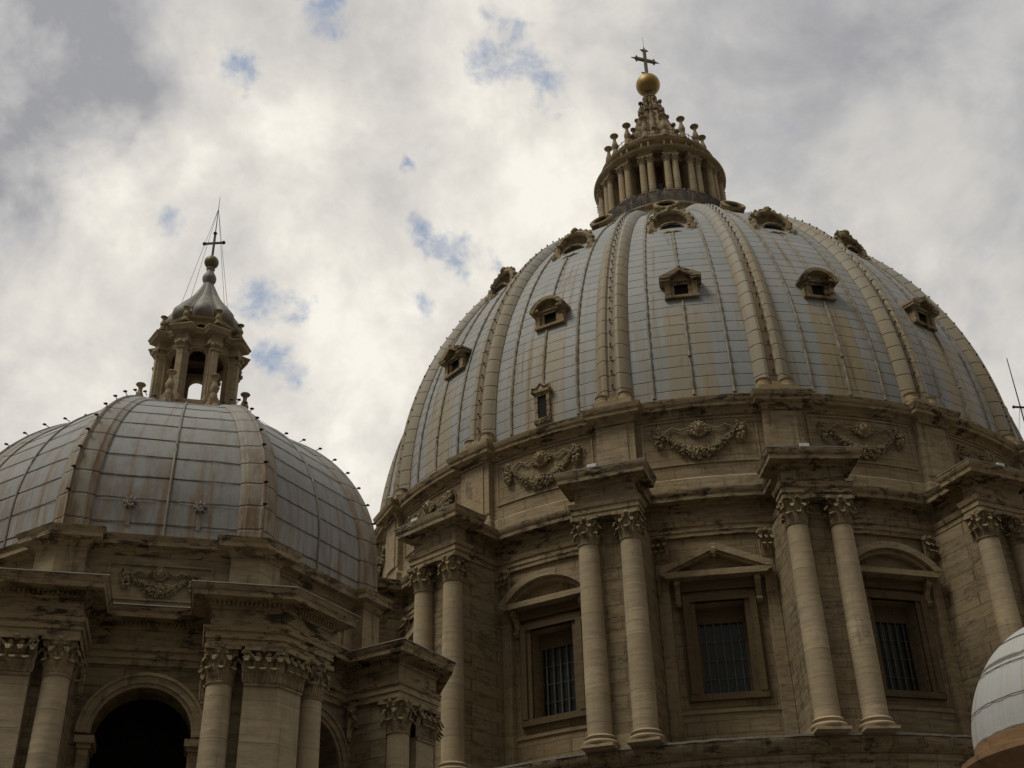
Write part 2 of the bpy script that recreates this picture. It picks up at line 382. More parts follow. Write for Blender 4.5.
def empty(name, loc=(0, 0, 0), rz=0., label=None, cat=None, group=None, parent=None):
    o = bpy.data.objects.new(name, None); COL.objects.link(o); o.location = loc; o.rotation_euler = (0, 0, rz); o.empty_display_size = .5
    if parent: o.parent = parent
    return tag(o, label, cat, group)
def dup(o, parent, rz=None, loc=None):
    c = o.copy(); COL.objects.link(c); c.parent = parent
    if rz is not None: c.rotation_euler = (0, 0, rz)
    if loc is not None: c.location = loc
    for ch in list(o.children):
        d = ch.copy(); COL.objects.link(d); d.parent = c
        for g in list(ch.children):
            e = g.copy(); COL.objects.link(e); e.parent = d
    return c
def inst(name, me, parent, loc, rz):
    o = bpy.data.objects.new(name, me); COL.objects.link(o); o.parent = parent; o.location = loc; o.rotation_euler = (0, 0, rz); return o
def around(o, parent, angles, base=0.):
    """o stands for angles[0]; copies for the rest"""
    out = [o]; o.rotation_euler = (0, 0, angles[0])
    for a in angles[1:]: out.append(dup(o, parent, a))
    return out
def pol(a, r, t=0.):
    return (r*sin(a)+t*cos(a), -r*cos(a)+t*sin(a))
D2 = pi/180
# ------------------------------------------------------------------ Corinthian capitals
def leaf(mb, base, up, out, side, h, wd, curl, th=.03):
    """one acanthus leaf: closed thin solid rising, leaning out and curling over"""
    pr = []; N_ = 7
    for i in range(N_):
        t = i/(N_-1)
        if t < .75: o = curl*.35*(t/.75)**2; z = h*(t/.75)*.97
        else:
            q = (t-.75)/.25; o = curl*(.35+.65*sin(q*pi*.55)); z = h*(.97+.05*sin(q*pi)-.20*q*q)
        wv = wd*(.62+.5*sin(min(1, t*1.15)*pi*.6)) * (1 if t < .8 else 1-.55*(t-.8)/.2)*(1.08 if i % 2 else .84); pr.append((o, z, wv))
    B, U_, O, S_ = base, up, out, side; vs = []
    for o, z, wv in pr:
        for dx, do in ((-.5, -.10*wd), (-.22, .10*wd), (0, 0.), (.22, .10*wd), (.5, -.10*wd), (0, -th-.12*wd)):
            vs.append(tuple(B[k]+S_[k]*dx*wv+O[k]*(o+do)+U_[k]*z for k in range(3)))
    f = []
    for i in range(N_-1):
        for k in range(6): f.append((i*6+k, i*6+(k+1) % 6, (i+1)*6+(k+1) % 6, (i+1)*6+k))
    f += [tuple(range(5, -1, -1)), tuple((N_-1)*6+k for k in range(6))]
    mb.add(vs, f)
def volute(mb, c, r, ax):
    """spiral scroll; ax = unit direction (xy) the scroll faces sideways"""
    P = []; rs = []
    d = (-ax[1], ax[0])
    for i in range(15):
        a = i/14*2.6*pi; q = r*(1-.75*i/14); P.append((c[0]+d[0]*q*cos(a), c[1]+d[1]*q*cos(a), c[2]+q*sin(a))); rs.append(r*.34*(1-.4*i/14))
    mb.tube(P, rs, 5)
def capital_round(rb, h):
    mb = MB()
    mb.lathe([(rb*.9, -.12), (rb*1.10, -.10), (rb*1.12, -.04), (rb*1.0, 0), (rb*.88, .02), (rb*.88, h*.5), (rb*1.0, h*.72), (rb*1.3, h*.86), (rb*1.3, h*.88)], 20)
    for k in range(8):
        for row, hh, wd, cu, ph in ((0, .38, .66, .62, 0), (1, .68, .54, .66, pi/8)):
            a = k*pi/4+ph; o = (sin(a), -cos(a), 0); sd = (cos(a), sin(a), 0); q = rb*(.97+.03*row)
            leaf(mb, (o[0]*q, o[1]*q, 0), (0, 0, 1), o, sd, h*hh, rb*wd, rb*cu)
    for k in range(4):
        a = pi/4+k*pi/2; o = (sin(a), -cos(a)); c = (o[0]*rb*1.42, o[1]*rb*1.42, h*.76)
        volute(mb, c, rb*.26, (cos(a), sin(a)))
        mb.tube([(o[0]*rb*1.0, o[1]*rb*1.0, h*.5), (o[0]*rb*1.15, o[1]*rb*1.15, h*.68), (o[0]*rb*1.42, o[1]*rb*1.42, h*.86)], rb*.13, 5)
        a = k*pi/2; o = (sin(a), -cos(a)); mb.blob((o[0]*rb*1.28, o[1]*rb*1.28, h*.92), rb*.2)
        sd = (cos(a), sin(a))
        for g in (-1, 1): mb.blob((o[0]*rb*1.12+g*sd[0]*rb*.3, o[1]*rb*1.12+g*sd[1]*rb*.3, h*.78), rb*.17)
    # concave abacus
    poly = []
    for k in range(4):
        a = k*pi/2
        for t, q in ((-1.36, 1.30), (-1.12, 1.40), (-.6, 1.22), (0, 1.14), (.6, 1.22), (1.12, 1.40), (1.36, 1.30)):
            poly.append((sin(a)*q*rb+cos(a)*t*rb, -cos(a)*q*rb+sin(a)*t*rb))
    mb.column_prism(poly, h*.87, h*1.0)
    return mb
def capital_flat(w, h, depth=.12):
    """pilaster capital in local x (width) / z, facing -y, back at y=0"""
    mb = MB(); hw = w/2
    mb.box(-hw*1.04, hw*1.04, -depth*.55, .05, -.12, -.02)
    mb.box(-hw, hw, -depth*.3, .05, -.02, h*.88)
    nl = 3 if w > .8 else 2; st = w/nl
    for i in range(nl): leaf(mb, (-hw+st*(i+.5), -depth*.6, 0), (0, 0, 1), (0, -1, 0), (1, 0, 0), h*.38, st*.80, h*.30)
    for i in range(nl+1): leaf(mb, (-hw+st*i, -depth*.5, 0), (0, 0, 1), (0, -1, 0), (1, 0, 0), h*.68, st*.70, h*.30)
    for g in (-1, 1):
        volute(mb, (g*hw*1.02, -depth*.3-h*.16, h*.77), h*.12, (0, 1))
        mb.tube([(g*hw*.35, -depth*.4, h*.5), (g*hw*.6, -depth*.6-h*.05, h*.7), (g*hw*1.0, -depth*.3-h*.14, h*.86)], h*.06, 5)
        mb.blob((g*hw*.3, -depth*.4-h*.06, h*.78), h*.09)
    mb.blob((0, -depth*.5-h*.14, h*.92), h*.1)
    mb.box(-hw*1.15, hw*1.15, -depth*.3-h*.20, .05, h*.87, h)
    return mb
def base_round(r, h, plinth=True):
    mb = MB()
    mb.lathe([(r*1.38, h*.28), (r*1.43, h*.36), (r*1.43, h*.46), (r*1.36, h*.54), (r*1.16, h*.60), (r*1.13, h*.68), (r*1.22, h*.76), (r*1.25, h*.84), (r*1.18, h*.92), (r*1.03, h*.97), (r, h)], 28)
    q = r*1.32; mb.box(-q, q, -q, q, 0, h*.20); mb.lathe([(r*1.30, h*.19), (r*1.38, h*.28)], 28)
    return mb
def shaft(rb, rt, h):
    n = 10; return MB().lathe([(rb-(rb-rt)*(max(0, (i/n-.25)/.75))**1.4, h*i/n) for i in range(n+1)], 28)
def garland(span, drop, r, tail):
    """hung swag of leaves and fruit facing -y, hung from z=0"""
    mb = MB(); n = 30
    for i in range(n):
        t = i/(n-1)*2-1; z = -drop*(1-t*t); fat = r*(1.1-.55*abs(t))
        mb.blob((t*span, -r*.12, z), fat*.55, (1, .7, 1), n=6, m=4)
        for q in range(7):
            a = random.uniform(0, 2*pi); rr = fat*random.uniform(.45, .95)
            mb.blob((t*span+random.uniform(-.3, .3)*fat, -r*.35-abs(sin(a))*fat*.35, z+cos(a)*rr), fat*random.uniform(.20, .36), jit=.2, n=6, m=4)
        if i % 2 == 0:
            a = random.uniform(-.6, .6); leaf(mb, (t*span, -r*.3, z-fat*.3), (sin(a), 0, -cos(a)), (0, -1, 0), (cos(a), 0, sin(a)), fat*1.1, fat*.6, fat*.5)
    for g in (-1, 1):
        for i in range(34):
            k = random.random(); mb.blob((g*span*1.14+random.uniform(-1, 1)*r*1.0*(.4+k*.8)*(1-.5*k), -r*.3-random.uniform(0, .4)*r, .4*tail-tail*1.15*k), r*random.uniform(.2, .42), jit=.25, n=6, m=4)
        mb.tube([(g*span*.98, -.1, .1), (g*span*.75, -.12, .36*tail), (g*span*.52, -.14, .12*tail), (g*span*.3, -.14, .30*tail)], [.05, .08, .07, .03], 5)
        mb.tube([(g*span*1.1, -.1, .3*tail), (g*span*1.3, -.14, .40*tail), (g*span*1.38, -.12, .02*tail), (g*span*1.30, -.12, -.4*tail)], [.04, .07, .06, .03], 5)
    return mb
def mask_head(r):
    mb = MB(); mb.blob((0, -r*.35, 0), r*.62, (1, .85, 1.15), .03, 10, 8)
    for k in range(13):
        a = k/13*2*pi; mb.blob((cos(a)*r*.80, -r*.18, sin(a)*r*.86), r*.30, jit=.2, n=6, m=4)
        if abs(sin(a)) < .8: mb.blob((cos(a)*r*1.25, -r*.1, sin(a)*r*.75), r*.22, (1.5, .8, .7), .2, n=6, m=4)
    mb.blob((0, -r*.92, -.02*r), r*.16, (1, 1, 1.5), .05)
    for g in (-1, 1): mb.blob((g*r*.22, -r*.86, r*.16), r*.10, jit=.05); mb.blob((g*r*.26, -r*.84, r*.32), r*.14, (1.5, .7, .5), .05)
    mb.blob((0, -r*.86, -r*.34), r*.16, (1.5, .8, .5), .05)
    return mb
def candelabrum(h, r, hd=1.3):
    return MB().lathe([(r*1.5, 0), (r*1.5, h*.10), (r*1.1, h*.13), (r*1.05, h*.25), (r*.8, h*.30), (r*1.2, h*.42), (r*1.28, h*.5), (r*.85, h*.64), (r*.55, h*.76), (r*.62, h*.84), (r*.75, h*.90), (r*hd, h*.95), (r*hd*1.1, h*.975), (r*hd, h), (0.02, h)], 14)
# ================================================================== SETTING
g = MB(); g.add([(-3000, -3000, -1.7), (3000, -3000, -1.7), (3000, 3000, -1.7), (-3000, 3000, -1.7)], [(0, 1, 2, 3)])
tag(g.build('ground', 'ground', smooth=0), kind='structure')
# ================================================================== GREAT DOME
GD = empty('great_dome', (0, 0, 0), PHI, 'huge ribbed lead dome on a round drum of paired columns, golden ball on top', 'dome')
BW = pi/8
BAYS = [k*BW for k in (-4, -3, -2, -1, 0, 1, 2, 3, 4)]
BUTT = [(k-.5)*BW for k in (-3, -2, -1, 0, 1, 2, 3, 4)]
RW = 27.6
# ---- wall bay with its window opening
WH, WZ0, WZ1, WR = 1.50, 21.85, 27.55, 1.05
mb = MB()
def wall_pt(t, z, r=RW): a = t/r; return (r*sin(a), -r*cos(a), z)
ts = [-5.42, -4.5, -3.6, -2.6, -1.5, -.5, .5, 1.5, 2.6, 3.6, 4.5, 5.42]; zs = [17.9, WZ0, WZ1, 35.2]
for i in range(len(ts)-1):
    for j in range(3):
        if j == 1 and -1.6 < ts[i] < 1.4 and ts[i+1] <= 1.5: continue
        mb.add([wall_pt(ts[i], zs[j]), wall_pt(ts[i+1], zs[j]), wall_pt(ts[i+1], zs[j+1]), wall_pt(ts[i], zs[j+1])], [(0, 1, 2, 3)])
y0, y1 = -cos(1.5/RW)*RW, -RW+WR
mb.add([(-WH, y0, WZ0), (-WH, y1, WZ0), (-WH, y1, WZ1), (-WH, y0, WZ1)], [(0, 1, 2, 3)])
mb.add([(WH, y0, WZ0), (WH, y1, WZ0), (WH, y1, WZ1), (WH, y0, WZ1)], [(0, 3, 2, 1)])
mb.add([(-WH, -RW, WZ0), (WH, -RW, WZ0), (WH, y1, WZ0), (-WH, y1, WZ0)], [(0, 1, 2, 3)])
mb.add([(-WH, -RW, WZ1), (WH, -RW, WZ1), (WH, y1, WZ1), (-WH, y1, WZ1)], [(3, 2, 1, 0)])
wallbay = mb.build('drum_wall', 'wall', GD); around(wallbay, GD, BAYS)
bk = MB().lathe([(RW-.05, 17.9), (RW-.05, 35.2)], 56, a0=BAYS[-1]+BW/2, a1=2*pi+BAYS[0]-BW/2)
bk.build('drum_wall', 'wall', GD)
# ---- windows: empty part with sub-parts
def make_window(kind):
    wp = MB()
    yf = -RW-.02
    # stepped architrave frame
    for hw, ww, pr in ((WH+.02, .30, .20), (WH+.32, .40, .34)):
        yb = yf+.15; y_ = yf-pr
        wp.box(-hw-ww, -hw, y_, yb, WZ0-.02, WZ1+.02+ww); wp.box(hw, hw+ww, y_, yb, WZ0-.02, WZ1+.02+ww)
        wp.box(-hw+.002, hw-.002, y_+.003, yb, WZ1+.02, WZ1+.02+ww)
    wp.box(-WH-.80, WH+.80, yf-.30, yf+.3, WZ0-.42, WZ0-.03)
    # pilaster strips beside frame
    for g_ in (-1, 1): x0, x1 = sorted((g_*(WH+.74), g_*(WH+.92))); wp.box(x0, x1, yf-.08, yf+.3, WZ0-.40, 28.85)
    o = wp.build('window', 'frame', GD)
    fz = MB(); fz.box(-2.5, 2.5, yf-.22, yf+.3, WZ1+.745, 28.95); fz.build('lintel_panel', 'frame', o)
    for g_ in (-1, 1):     # scroll brackets
        c_ = MB(); x = g_*(WH+.96)
        P = [(-.08, 28.93), (-.72, 28.93), (-.74, 28.6), (-.52, 28.35), (-.30, 28.1), (-.24, 27.75), (-.34, 27.5), (-.28, 27.3), (-.08, 27.25)]
        n_ = len(P); v_ = [(x-.16, yf+a_, b_) for a_, b_ in P]+[(x+.16, yf+a_, b_) for a_, b_ in P]
        c_.add(v_, [tuple(range(n_)), tuple(range(2*n_-1, n_-1, -1))]+[(i, i+n_, (i+1) % n_+n_, (i+1) % n_) for i in range(n_)])
        c_.tube([(x-.19, yf-.54, 28.68), (x+.19, yf-.54, 28.68)], .19, 10); c_.tube([(x-.19, yf-.28, 27.5), (x+.19, yf-.28, 27.5)], .13, 10)
        c_.build('bracket', 'carved', o)
    pd = MB(); HW = 3.42; YB = yf+.4
    # horizontal cornice
    pd.prism([(-HW+.35, 28.96), (HW-.35, 28.96), (HW-.22, 29.10), (HW-.02, 29.16), (HW, 29.34), (-HW, 29.34), (-HW+.02, 29.16), (-HW+.22, 29.10)], yf-.98, YB)
    if kind == 'tri':
        A = (0, 31.15); B = 29.36
        for s_ in (-1, 1):
            q = [(s_*HW, B-.02), (s_*HW, B+.30), (0, 31.15), (0, 30.70), (s_*(HW-.35), B-.0)]
            pd.prism(q, yf-1.0, YB); q = [(s_*(HW-.35), B+.003), (0, 30.70), (0, 30.52), (s_*(HW-.76), B+.003)]; pd.prism(q, yf-.78, YB)
        pd.prism([(-HW+.7, B+.001), (HW-.7, B+.001), (0, 30.60)], yf-.10, YB)
        pd.blob((0, yf-.92, 30.62), .24, (1, .7, 1.2)); pd.blob((0, yf-.8, 30.32), .14); pd.blob((-.2, yf-.8, 30.5), .12); pd.blob((.2, yf-.8, 30.5), .12)
    else:
        cz = 29.36; rise = 1.80; R_ = (HW*HW+rise*rise)/(2*rise); zc = cz+rise-R_; a_ = math.asin(HW/R_); N_ = 22
        outer = [(R_*sin(-a_+2*a_*i/N_), zc+R_*cos(-a_+2*a_*i/N_)) for i in range(N_+1)]
        Ri = R_-.46; ai = math.acos((cz-zc)/Ri)
        inner = [(Ri*sin(-ai+2*ai*i/N_), zc+Ri*cos(-ai+2*ai*i/N_)) for i in range(N_+1)]
        Rj = R_-.72; aj = math.acos((cz-zc)/Rj)
        in2 = [(Rj*sin(-aj+2*aj*i/N_), zc+Rj*cos(-aj+2*aj*i/N_)) for i in range(N_+1)]
        for i in range(N_):
            pd.prism([outer[i], outer[i+1], inner[i+1], inner[i]], yf-1.0, YB)
            pd.prism([inner[i], inner[i+1], in2[i+1], in2[i]], yf-.68, YB)
        pd.prism([(x, z) for x, z in in2], yf-.10, YB)
    pd.build('pediment', 'stone', o)
    gl = MB(); gl.box(-WH-.05, WH+.05, -RW+WR-.02, -RW+WR+.1, WZ0-.05, WZ1+.05); gl.build('pane', 'glass', o)
    fr = MB(); yy = -RW+WR-.10
    for x in (-WH+.08, WH-.08): fr.box(x-.1, x+.1, yy-.06, yy+.07, WZ0, WZ1)
    fr.box(-WH, WH, yy-.10, yy+.07, 26.5, WZ1); fr.box(-WH, WH, yy-.06, yy+.07, WZ0, WZ0+.15)  # dark top board stands in for the shade under the lintel
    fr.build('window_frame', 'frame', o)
    gr = MB()
    for i in range(1, 6): x = -WH+2*WH*i/6; gr.box(x-.035, x+.035, yy-.11, yy-.03, WZ0+.1, 26.6)
    for i in range(1, 4): z = WZ0+(26.5-WZ0)*i/4; gr.box(-WH+.1, WH-.1, yy-.085, yy-.045, z-.012, z+.012)
    gr.build('glazing_bars', 'barpaint', o)
    return o
w1 = make_window('tri'); around(w1, GD, [k*BW for k in (0, -4, -2, 2, 4)])
w2 = make_window('seg'); around(w2, GD, [k*BW for k in (-1, -3, 1, 3)])
# low round vent on the left of every bay
vt = MB(); vt.tube([wall_pt(-3.55+.44*cos(a), 19.45+.44*sin(a), RW+.04) for a in [i*2*pi/16 for i in range(16)]], .11, 6, True)
vt0 = vt.build('round_vent', 'stone', GD)
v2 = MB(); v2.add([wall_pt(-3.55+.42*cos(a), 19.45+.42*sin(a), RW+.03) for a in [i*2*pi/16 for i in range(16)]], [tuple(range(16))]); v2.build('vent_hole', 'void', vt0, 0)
around(vt0, GD, BAYS)
# string course under the windows
sc = MB(); plan = [pol(a*D2, RW) for a in range(-102, 103, 2)]
sc.sweep(plan, [(0, 20.72), (.10, 20.74), (.12, 20.93), (0, 20.96)]); sc.build('string_course', 'stone', GD)
# ---- plinth, ledge and wall below
lg = MB(); lg.lathe([(31.25, -1.7), (31.25, 16.75), (31.42, 16.85), (31.42, 17.15), (31.62, 17.3), (31.95, 17.55), (32.0, 17.98), (27.4, 18.03)], 160)
lg.build('plinth', 'plinth', GD, 50)
ls = MB(); random.seed(3)
N_ = 320
vv = []; ff = []
for i in range(N_):
    a = 2*pi*i/N_; r = 32.02+random.uniform(-.05, .11); z = 18.03+random.uniform(0, .04)
    vv += [(*pol(a, 28), 18.06), (*pol(a, r), z+.02), (*pol(a, r), z-.09)]
for i in range(N_): j = (i+1) % N_; ff += [(i*3, i*3+1, j*3+1, j*3), (i*3+1, i*3+2, j*3+2, j*3+1)]
ls.add(vv, ff); ls.build('ledge_flashing', 'onion', GD)
# ---- buttresses
SP, RB, RT, RC = 1.322, .715, .625, 32.0
bt = MB()
bt.box(-1.78, 1.78, -31.72, -27.0, 18.02, 31.98); bt.box(-1.12, 1.12, -31.5, -27.0, 31.98, 34.9); bt.box(-1.88, 1.88, -32.36, -31.49, 32.005, 34.92)
butt = bt.build('buttress', 'wallb', GD)
bs = MB(); bs.box(-1.9, 1.9, -31.85, -27.0, 18.0, 18.9); bs.build('buttress_foot', 'stone', butt)
lf = MB()   # lead cover on top of the projecting cornice
lf.box(-2.95, 2.95, -33.43, -30.42, 34.94, 35.0); lf.build('lead_cover', 'onion', butt)
around(butt, GD, BUTT)
# columns and capitals
ZB, ZT, ZA = 18.06, 30.39, 32.02
sh = shaft(RB, RT, ZT-ZB-.75).xf(lambda p: (p[0], p[1]-RC, p[2]+ZB+.75))
CP = capital_round(RT, ZA-ZT); BSE = base_round(RB, .78)
def place_fn(x, y, z): return lambda p: (p[0]+x, p[1]+y, p[2]+z)
shm = shaft(RB, RT, ZT-ZB-.75).mesh('column'); shm.materials.append(M_['shaft'])
cpm = CP.mesh('capital'); cpm.materials.append(M_['carved'])
bsm = BSE.mesh('base'); bsm.materials.append(M_['shaft'])
for a in BUTT:
    for g_ in (-1, 1):
        x, y = pol(a, RC, g_*SP); o = inst('column', shm, GD, (x, y, ZB+.75), a)
        inst('capital', cpm, o, (0, 0, ZT-ZB-.75), 0); inst('base', bsm, o, (0, 0, -.75), 0)
# pilasters between buttress and bay wall
ps = MB(); 
for g_ in (-1, 1):
    x0, x1 = sorted((g_*1.82, g_*2.55)); ps.box(x0, x1, -27.92, -27.0, 18.05, ZT)
    x0, x1 = sorted((g_*1.80, g_*2.62)); ps.box(x0, x1, -28.02, -27.0, 18.06, 18.9)
pil = ps.build('pilaster', 'stone', GD)
cfl = capital_flat(.72, ZA-ZT, .14)
for g_ in (-1, 1): MB().merge(cfl, place_fn(g_*2.20, -27.90, ZT)).build('pilaster_capital', 'carved', pil)
around(pil, GD, BUTT)
# ---- drum entablature, breaking forward over the buttresses
def ring_plan(R, front, hw, mid=None, step=1.6, phase=.5, n16=16):
    """closed plan: wall arc, ressaut over each buttress"""
    P = []
    for k in range(n16):
        a = (k+phase)*BW
        if mid:
            rm, hm = mid; a_m = math.asin(hm/rm)
            P += [pol(a, sqrt(R*R-hm*hm), -hm), pol(a, rm, -hm)]
            P += [pol(a, rm, -hw), pol(a, front, -hw), pol(a, front, hw), pol(a, rm, hw)]
            P += [pol(a, rm, hm), pol(a, sqrt(R*R-hm*hm), hm)]; e = math.asin(hm/R)
        else:
            P += [pol(a, sqrt(R*R-hw*hw), -hw), pol(a, front, -hw), pol(a, front, hw), pol(a, sqrt(R*R-hw*hw), hw)]; e = math.asin(hw/R)
        m_ = 7
        for i in range(1, m_): P.append(pol(a+e+(BW-2*e)*i/m_, R))
    return P
plan = []
for k in range(16):
    a = (k+.5)*BW; R_ = 27.62; nw = 1.15; e = math.asin(nw/R_)
    plan += [pol(a, sqrt(R_*R_-nw*nw), -nw), pol(a, 31.45, -nw), pol(a, 31.45, -1.92), pol(a, 32.42, -1.92), pol(a, 32.42, 1.92), pol(a, 31.45, 1.92), pol(a, 31.45, nw), pol(a, sqrt(R_*R_-nw*nw), nw)]
    plan += [pol(a+e+(BW-2*e)*i/7, R_) for i in range(1, 7)]
en = MB().sweep(plan, [(-.3, 32.0), (.16, 32.0), (.16, 32.28), (.22, 32.30), (.22, 32.62), (.30, 32.66), (.36, 32.86), (.40, 32.96), (.02, 33.0), (.0, 34.08), (.10, 34.11), (.16, 34.24), (.84, 34.26), (.84, 34.30), (.86, 34.52), (.90, 34.56), (1.0, 34.86), (1.0, 34.95), (-.3, 34.99)], True)
en.build('entablature', 'trim', GD, 30)
# ---- attic
at = MB().lathe([(28.05, 34.8), (28.05, 41.2)], 160); at.build('attic_wall', 'wall', GD)
plan = ring_plan(28.05, 28.42, 1.35)
ab = MB().sweep(plan, [(.0, 34.9), (.16, 34.9), (.16, 35.85), (.06, 35.95), (0, 36.0)], True); ab.build('attic_base', 'stone', GD)
ap = MB(); ap.box(-1.32, 1.32, -28.42, -27.8, 35, 40.9); ap.box(-.85, .85, -28.56, -28.3, 36.5, 40.35)
ap.box(-1.33, -.62+.0, -28.48, -28.3, 36.45, 40.5); ap.box(.62, 1.33, -28.48, -28.3, 36.45, 40.5)
apo = ap.build('attic_pilaster', 'stone', GD); around(apo, GD, BUTT)
plan = ring_plan(28.05, 28.58, 1.25)
ac = MB().sweep(plan, [(-.2, 40.45), (.06, 40.45), (.10, 40.62), (.22, 40.72), (.26, 40.86), (.60, 40.90), (.62, 41.14), (.70, 41.20), (.78, 41.42), (.80, 41.54), (.30, 41.60), (.22, 41.62), (.20, 41.95), (-.5, 42.0)], True)
ac.build('attic_cornice', 'trim', GD, 30)
# panels and garlands
pn = MB()
a_ = 3.75/28.05
for z0, z1, t0, t1 in ((36.95, 37.05, -3.75, 3.75), (40.2, 40.3, -3.75, 3.75)):
    pn.sweep([pol((t0+(t1-t0)*i/10)/28.05, 28.04) for i in range(11)], [(0, z0), (.09, z0), (.09, z1), (0, z1)])
for s_ in (-1, 1):
    x, y = pol(s_*a_, 28.04); pn.box(x-.06, x+.06, y-.06, y+.2, 36.95, 40.3)
pno = pn.build('attic_panel', 'stone', GD)
gl = garland(2.35, 1.5, .40, 1.2).xf(lambda p: (p[0], p[1]+p[0]**2/56-28.08, p[2]+39.25)); gl.build('garland', 'carved', pno)
mh = mask_head(.55).xf(lambda p: (p[0], p[1]-28.15, p[2]+39.42)); mh.build('lion_mask', 'stone', pno)
around(pno, GD, BAYS)
# ---- dome shell, ribs
RHO, OFF, Z0 = 34.288, 5.982, 42.44
TMAX = 68.6*D2
def prof(t, dr=0.):
    """point on the rib profile (outer), dr towards the inside"""
    return (-OFF+(RHO+dr)*cos(t), Z0+(RHO+dr)*sin(t))
def shell_r(z, dr=-.72):
    return sqrt((RHO+dr)**2-(z-Z0)**2)-OFF
NS = 44; NA = 8
mb = MB(); v_ = []; uv_ = []; f_ = []
for j in range(NS+1):
    t = -.012+(TMAX+.03)*j/NS; r, z = prof(t, -.72)
    for i in range(NA+1):
        a = -BW/2+BW*i/NA; v_.append((*pol(a, r), z)); uv_.append((i/NA+.0001, RHO*t+.5))
for j in range(NS):
    for i in range(NA): k = j*(NA+1)+i; f_.append((k, k+1, k+NA+2, k+NA+1))
mb.add(v_, f_, uv_); shell = mb.build('dome_shell', 'lead', GD, 0); 
for p in shell.data.polygons: p.use_smooth = True
SHB = [k*BW for k in range(-5, 6)]
shells = around(shell, GD, SHB)
bk = MB().lathe([prof(-.012+(TMAX+.03)*j/20, -.75) for j in range(21)], 30, a0=5.5*BW, a1=2*pi-5.5*BW); bk.build('dome_shell', 'onion', GD)
# standing rolls: three per bay
def roll(fr_, z0, z1, bays):
    mb = MB(); P = []
    for j in range(121):
        t = TMAX*.955*j/120
        r, z = prof(t, -.68)
        if z0 <= z <= z1: P.append((*pol(-BW/2+BW*fr_, r), z))
    mb.tube(P, [.085 if j % 3 else .135 for j in range(len(P))], 6)
    mb.uv = [(.2, k//6*.325+.5) for k in range(len(mb.v))]
    around(mb.build('lead_roll', 'rolls', GD), GD, bays)
for fr_ in (.25, .75): roll(fr_, 40, 90, SHB[1:-1])
roll(.5, 45.5, 51.3, SHB[1:-1]); roll(.5, 53.4, 60.4, SHB[1:-1]); roll(.5, 40, 45.5, [b for b in SHB[1:-1] if abs(b+BW) > .01])
# collars along rolls give the knuckled look
# rib section: (tangential, height above shell)
def ribw(t): return 1.28*(1-.42*(t/TMAX)**1.1)
SEC = [(-1.18, -.15), (-1.18, .05), (-1.0, .30), (-.78, .50), (-.55, .60), (-.36, .56), (-.27, .42), (-.22, .38), (-.12, .40), (.12, .40), (.22, .38), (.27, .42), (.36, .56), (.55, .60), (.78, .50), (1.0, .30), (1.18, .05), (1.18, -.15)]
mb = MB(); v_ = []; uv_ = []; f_ = []; NJ = 60
for j in range(NJ+1):
    t = TMAX*j/NJ; wv = ribw(t)
    for i, (x, h) in enumerate(SEC):
        r, z = prof(t, -.72+h*(.78+.22*wv/1.28)); v_.append((*pol(0, r, x*wv/1.18), z)); uv_.append((.01+i/(len(SEC)-1)*.98, RHO*t+.3))
K = len(SEC)
for j in range(NJ):
    for i in range(K-1): k = j*K+i; f_.append((k, k+1, k+K+1, k+K))
mb.add(v_, f_, uv_); rib = mb.build('rib', 'ribs', GD, 30)
rf = MB(); rf.box(-1.36, 1.36, -28.70, -26.8, 41.97, 42.28); rf.box(-.32, .32, -28.45, -27, 42.27, 42.7)
for g_ in (-1, 1): rf.lathe([(.52, 0), (.60, .06), (.60, .2), (.48, .3), (.44, .62), (.52, .72), (.2, .8)], 14, (g_*.80, -27.98, 42.27))
rf.build('rib_foot', 'stone', rib)
lamp = MB().tube([(0, .1, 0), (0, -.02, .0), (0, -.10, .14)], [.04, .03, .03], 5); lamp.blob((0, -.12, .18), .085, (1, 1, .8), n=6, m=4)
lampm = lamp.mesh('lamp_bracket'); lampm.materials.append(M_['iron'])
RIBA = [(k-.5)*BW for k in range(-4, 6)]
ribs_ = around(rib, GD, RIBA)
rest = MB()
for a, rb0 in zip(RIBA, ribs_):
    for j in range(33):
        t = TMAX*(.03+.95*j/32); r, z = prof(t, -.28)
        if a in RIBA[4:7]: inst('lamp_bracket', lampm, rb0, (0, -r, z), 0)
        else: rest.merge(lamp, lambda p, a=a, r=r, z=z: (*pol(a, r-p[1], p[0]), z+p[2]))
tag(rest.build('lamp_bracket', 'iron', GD), kind='stuff')
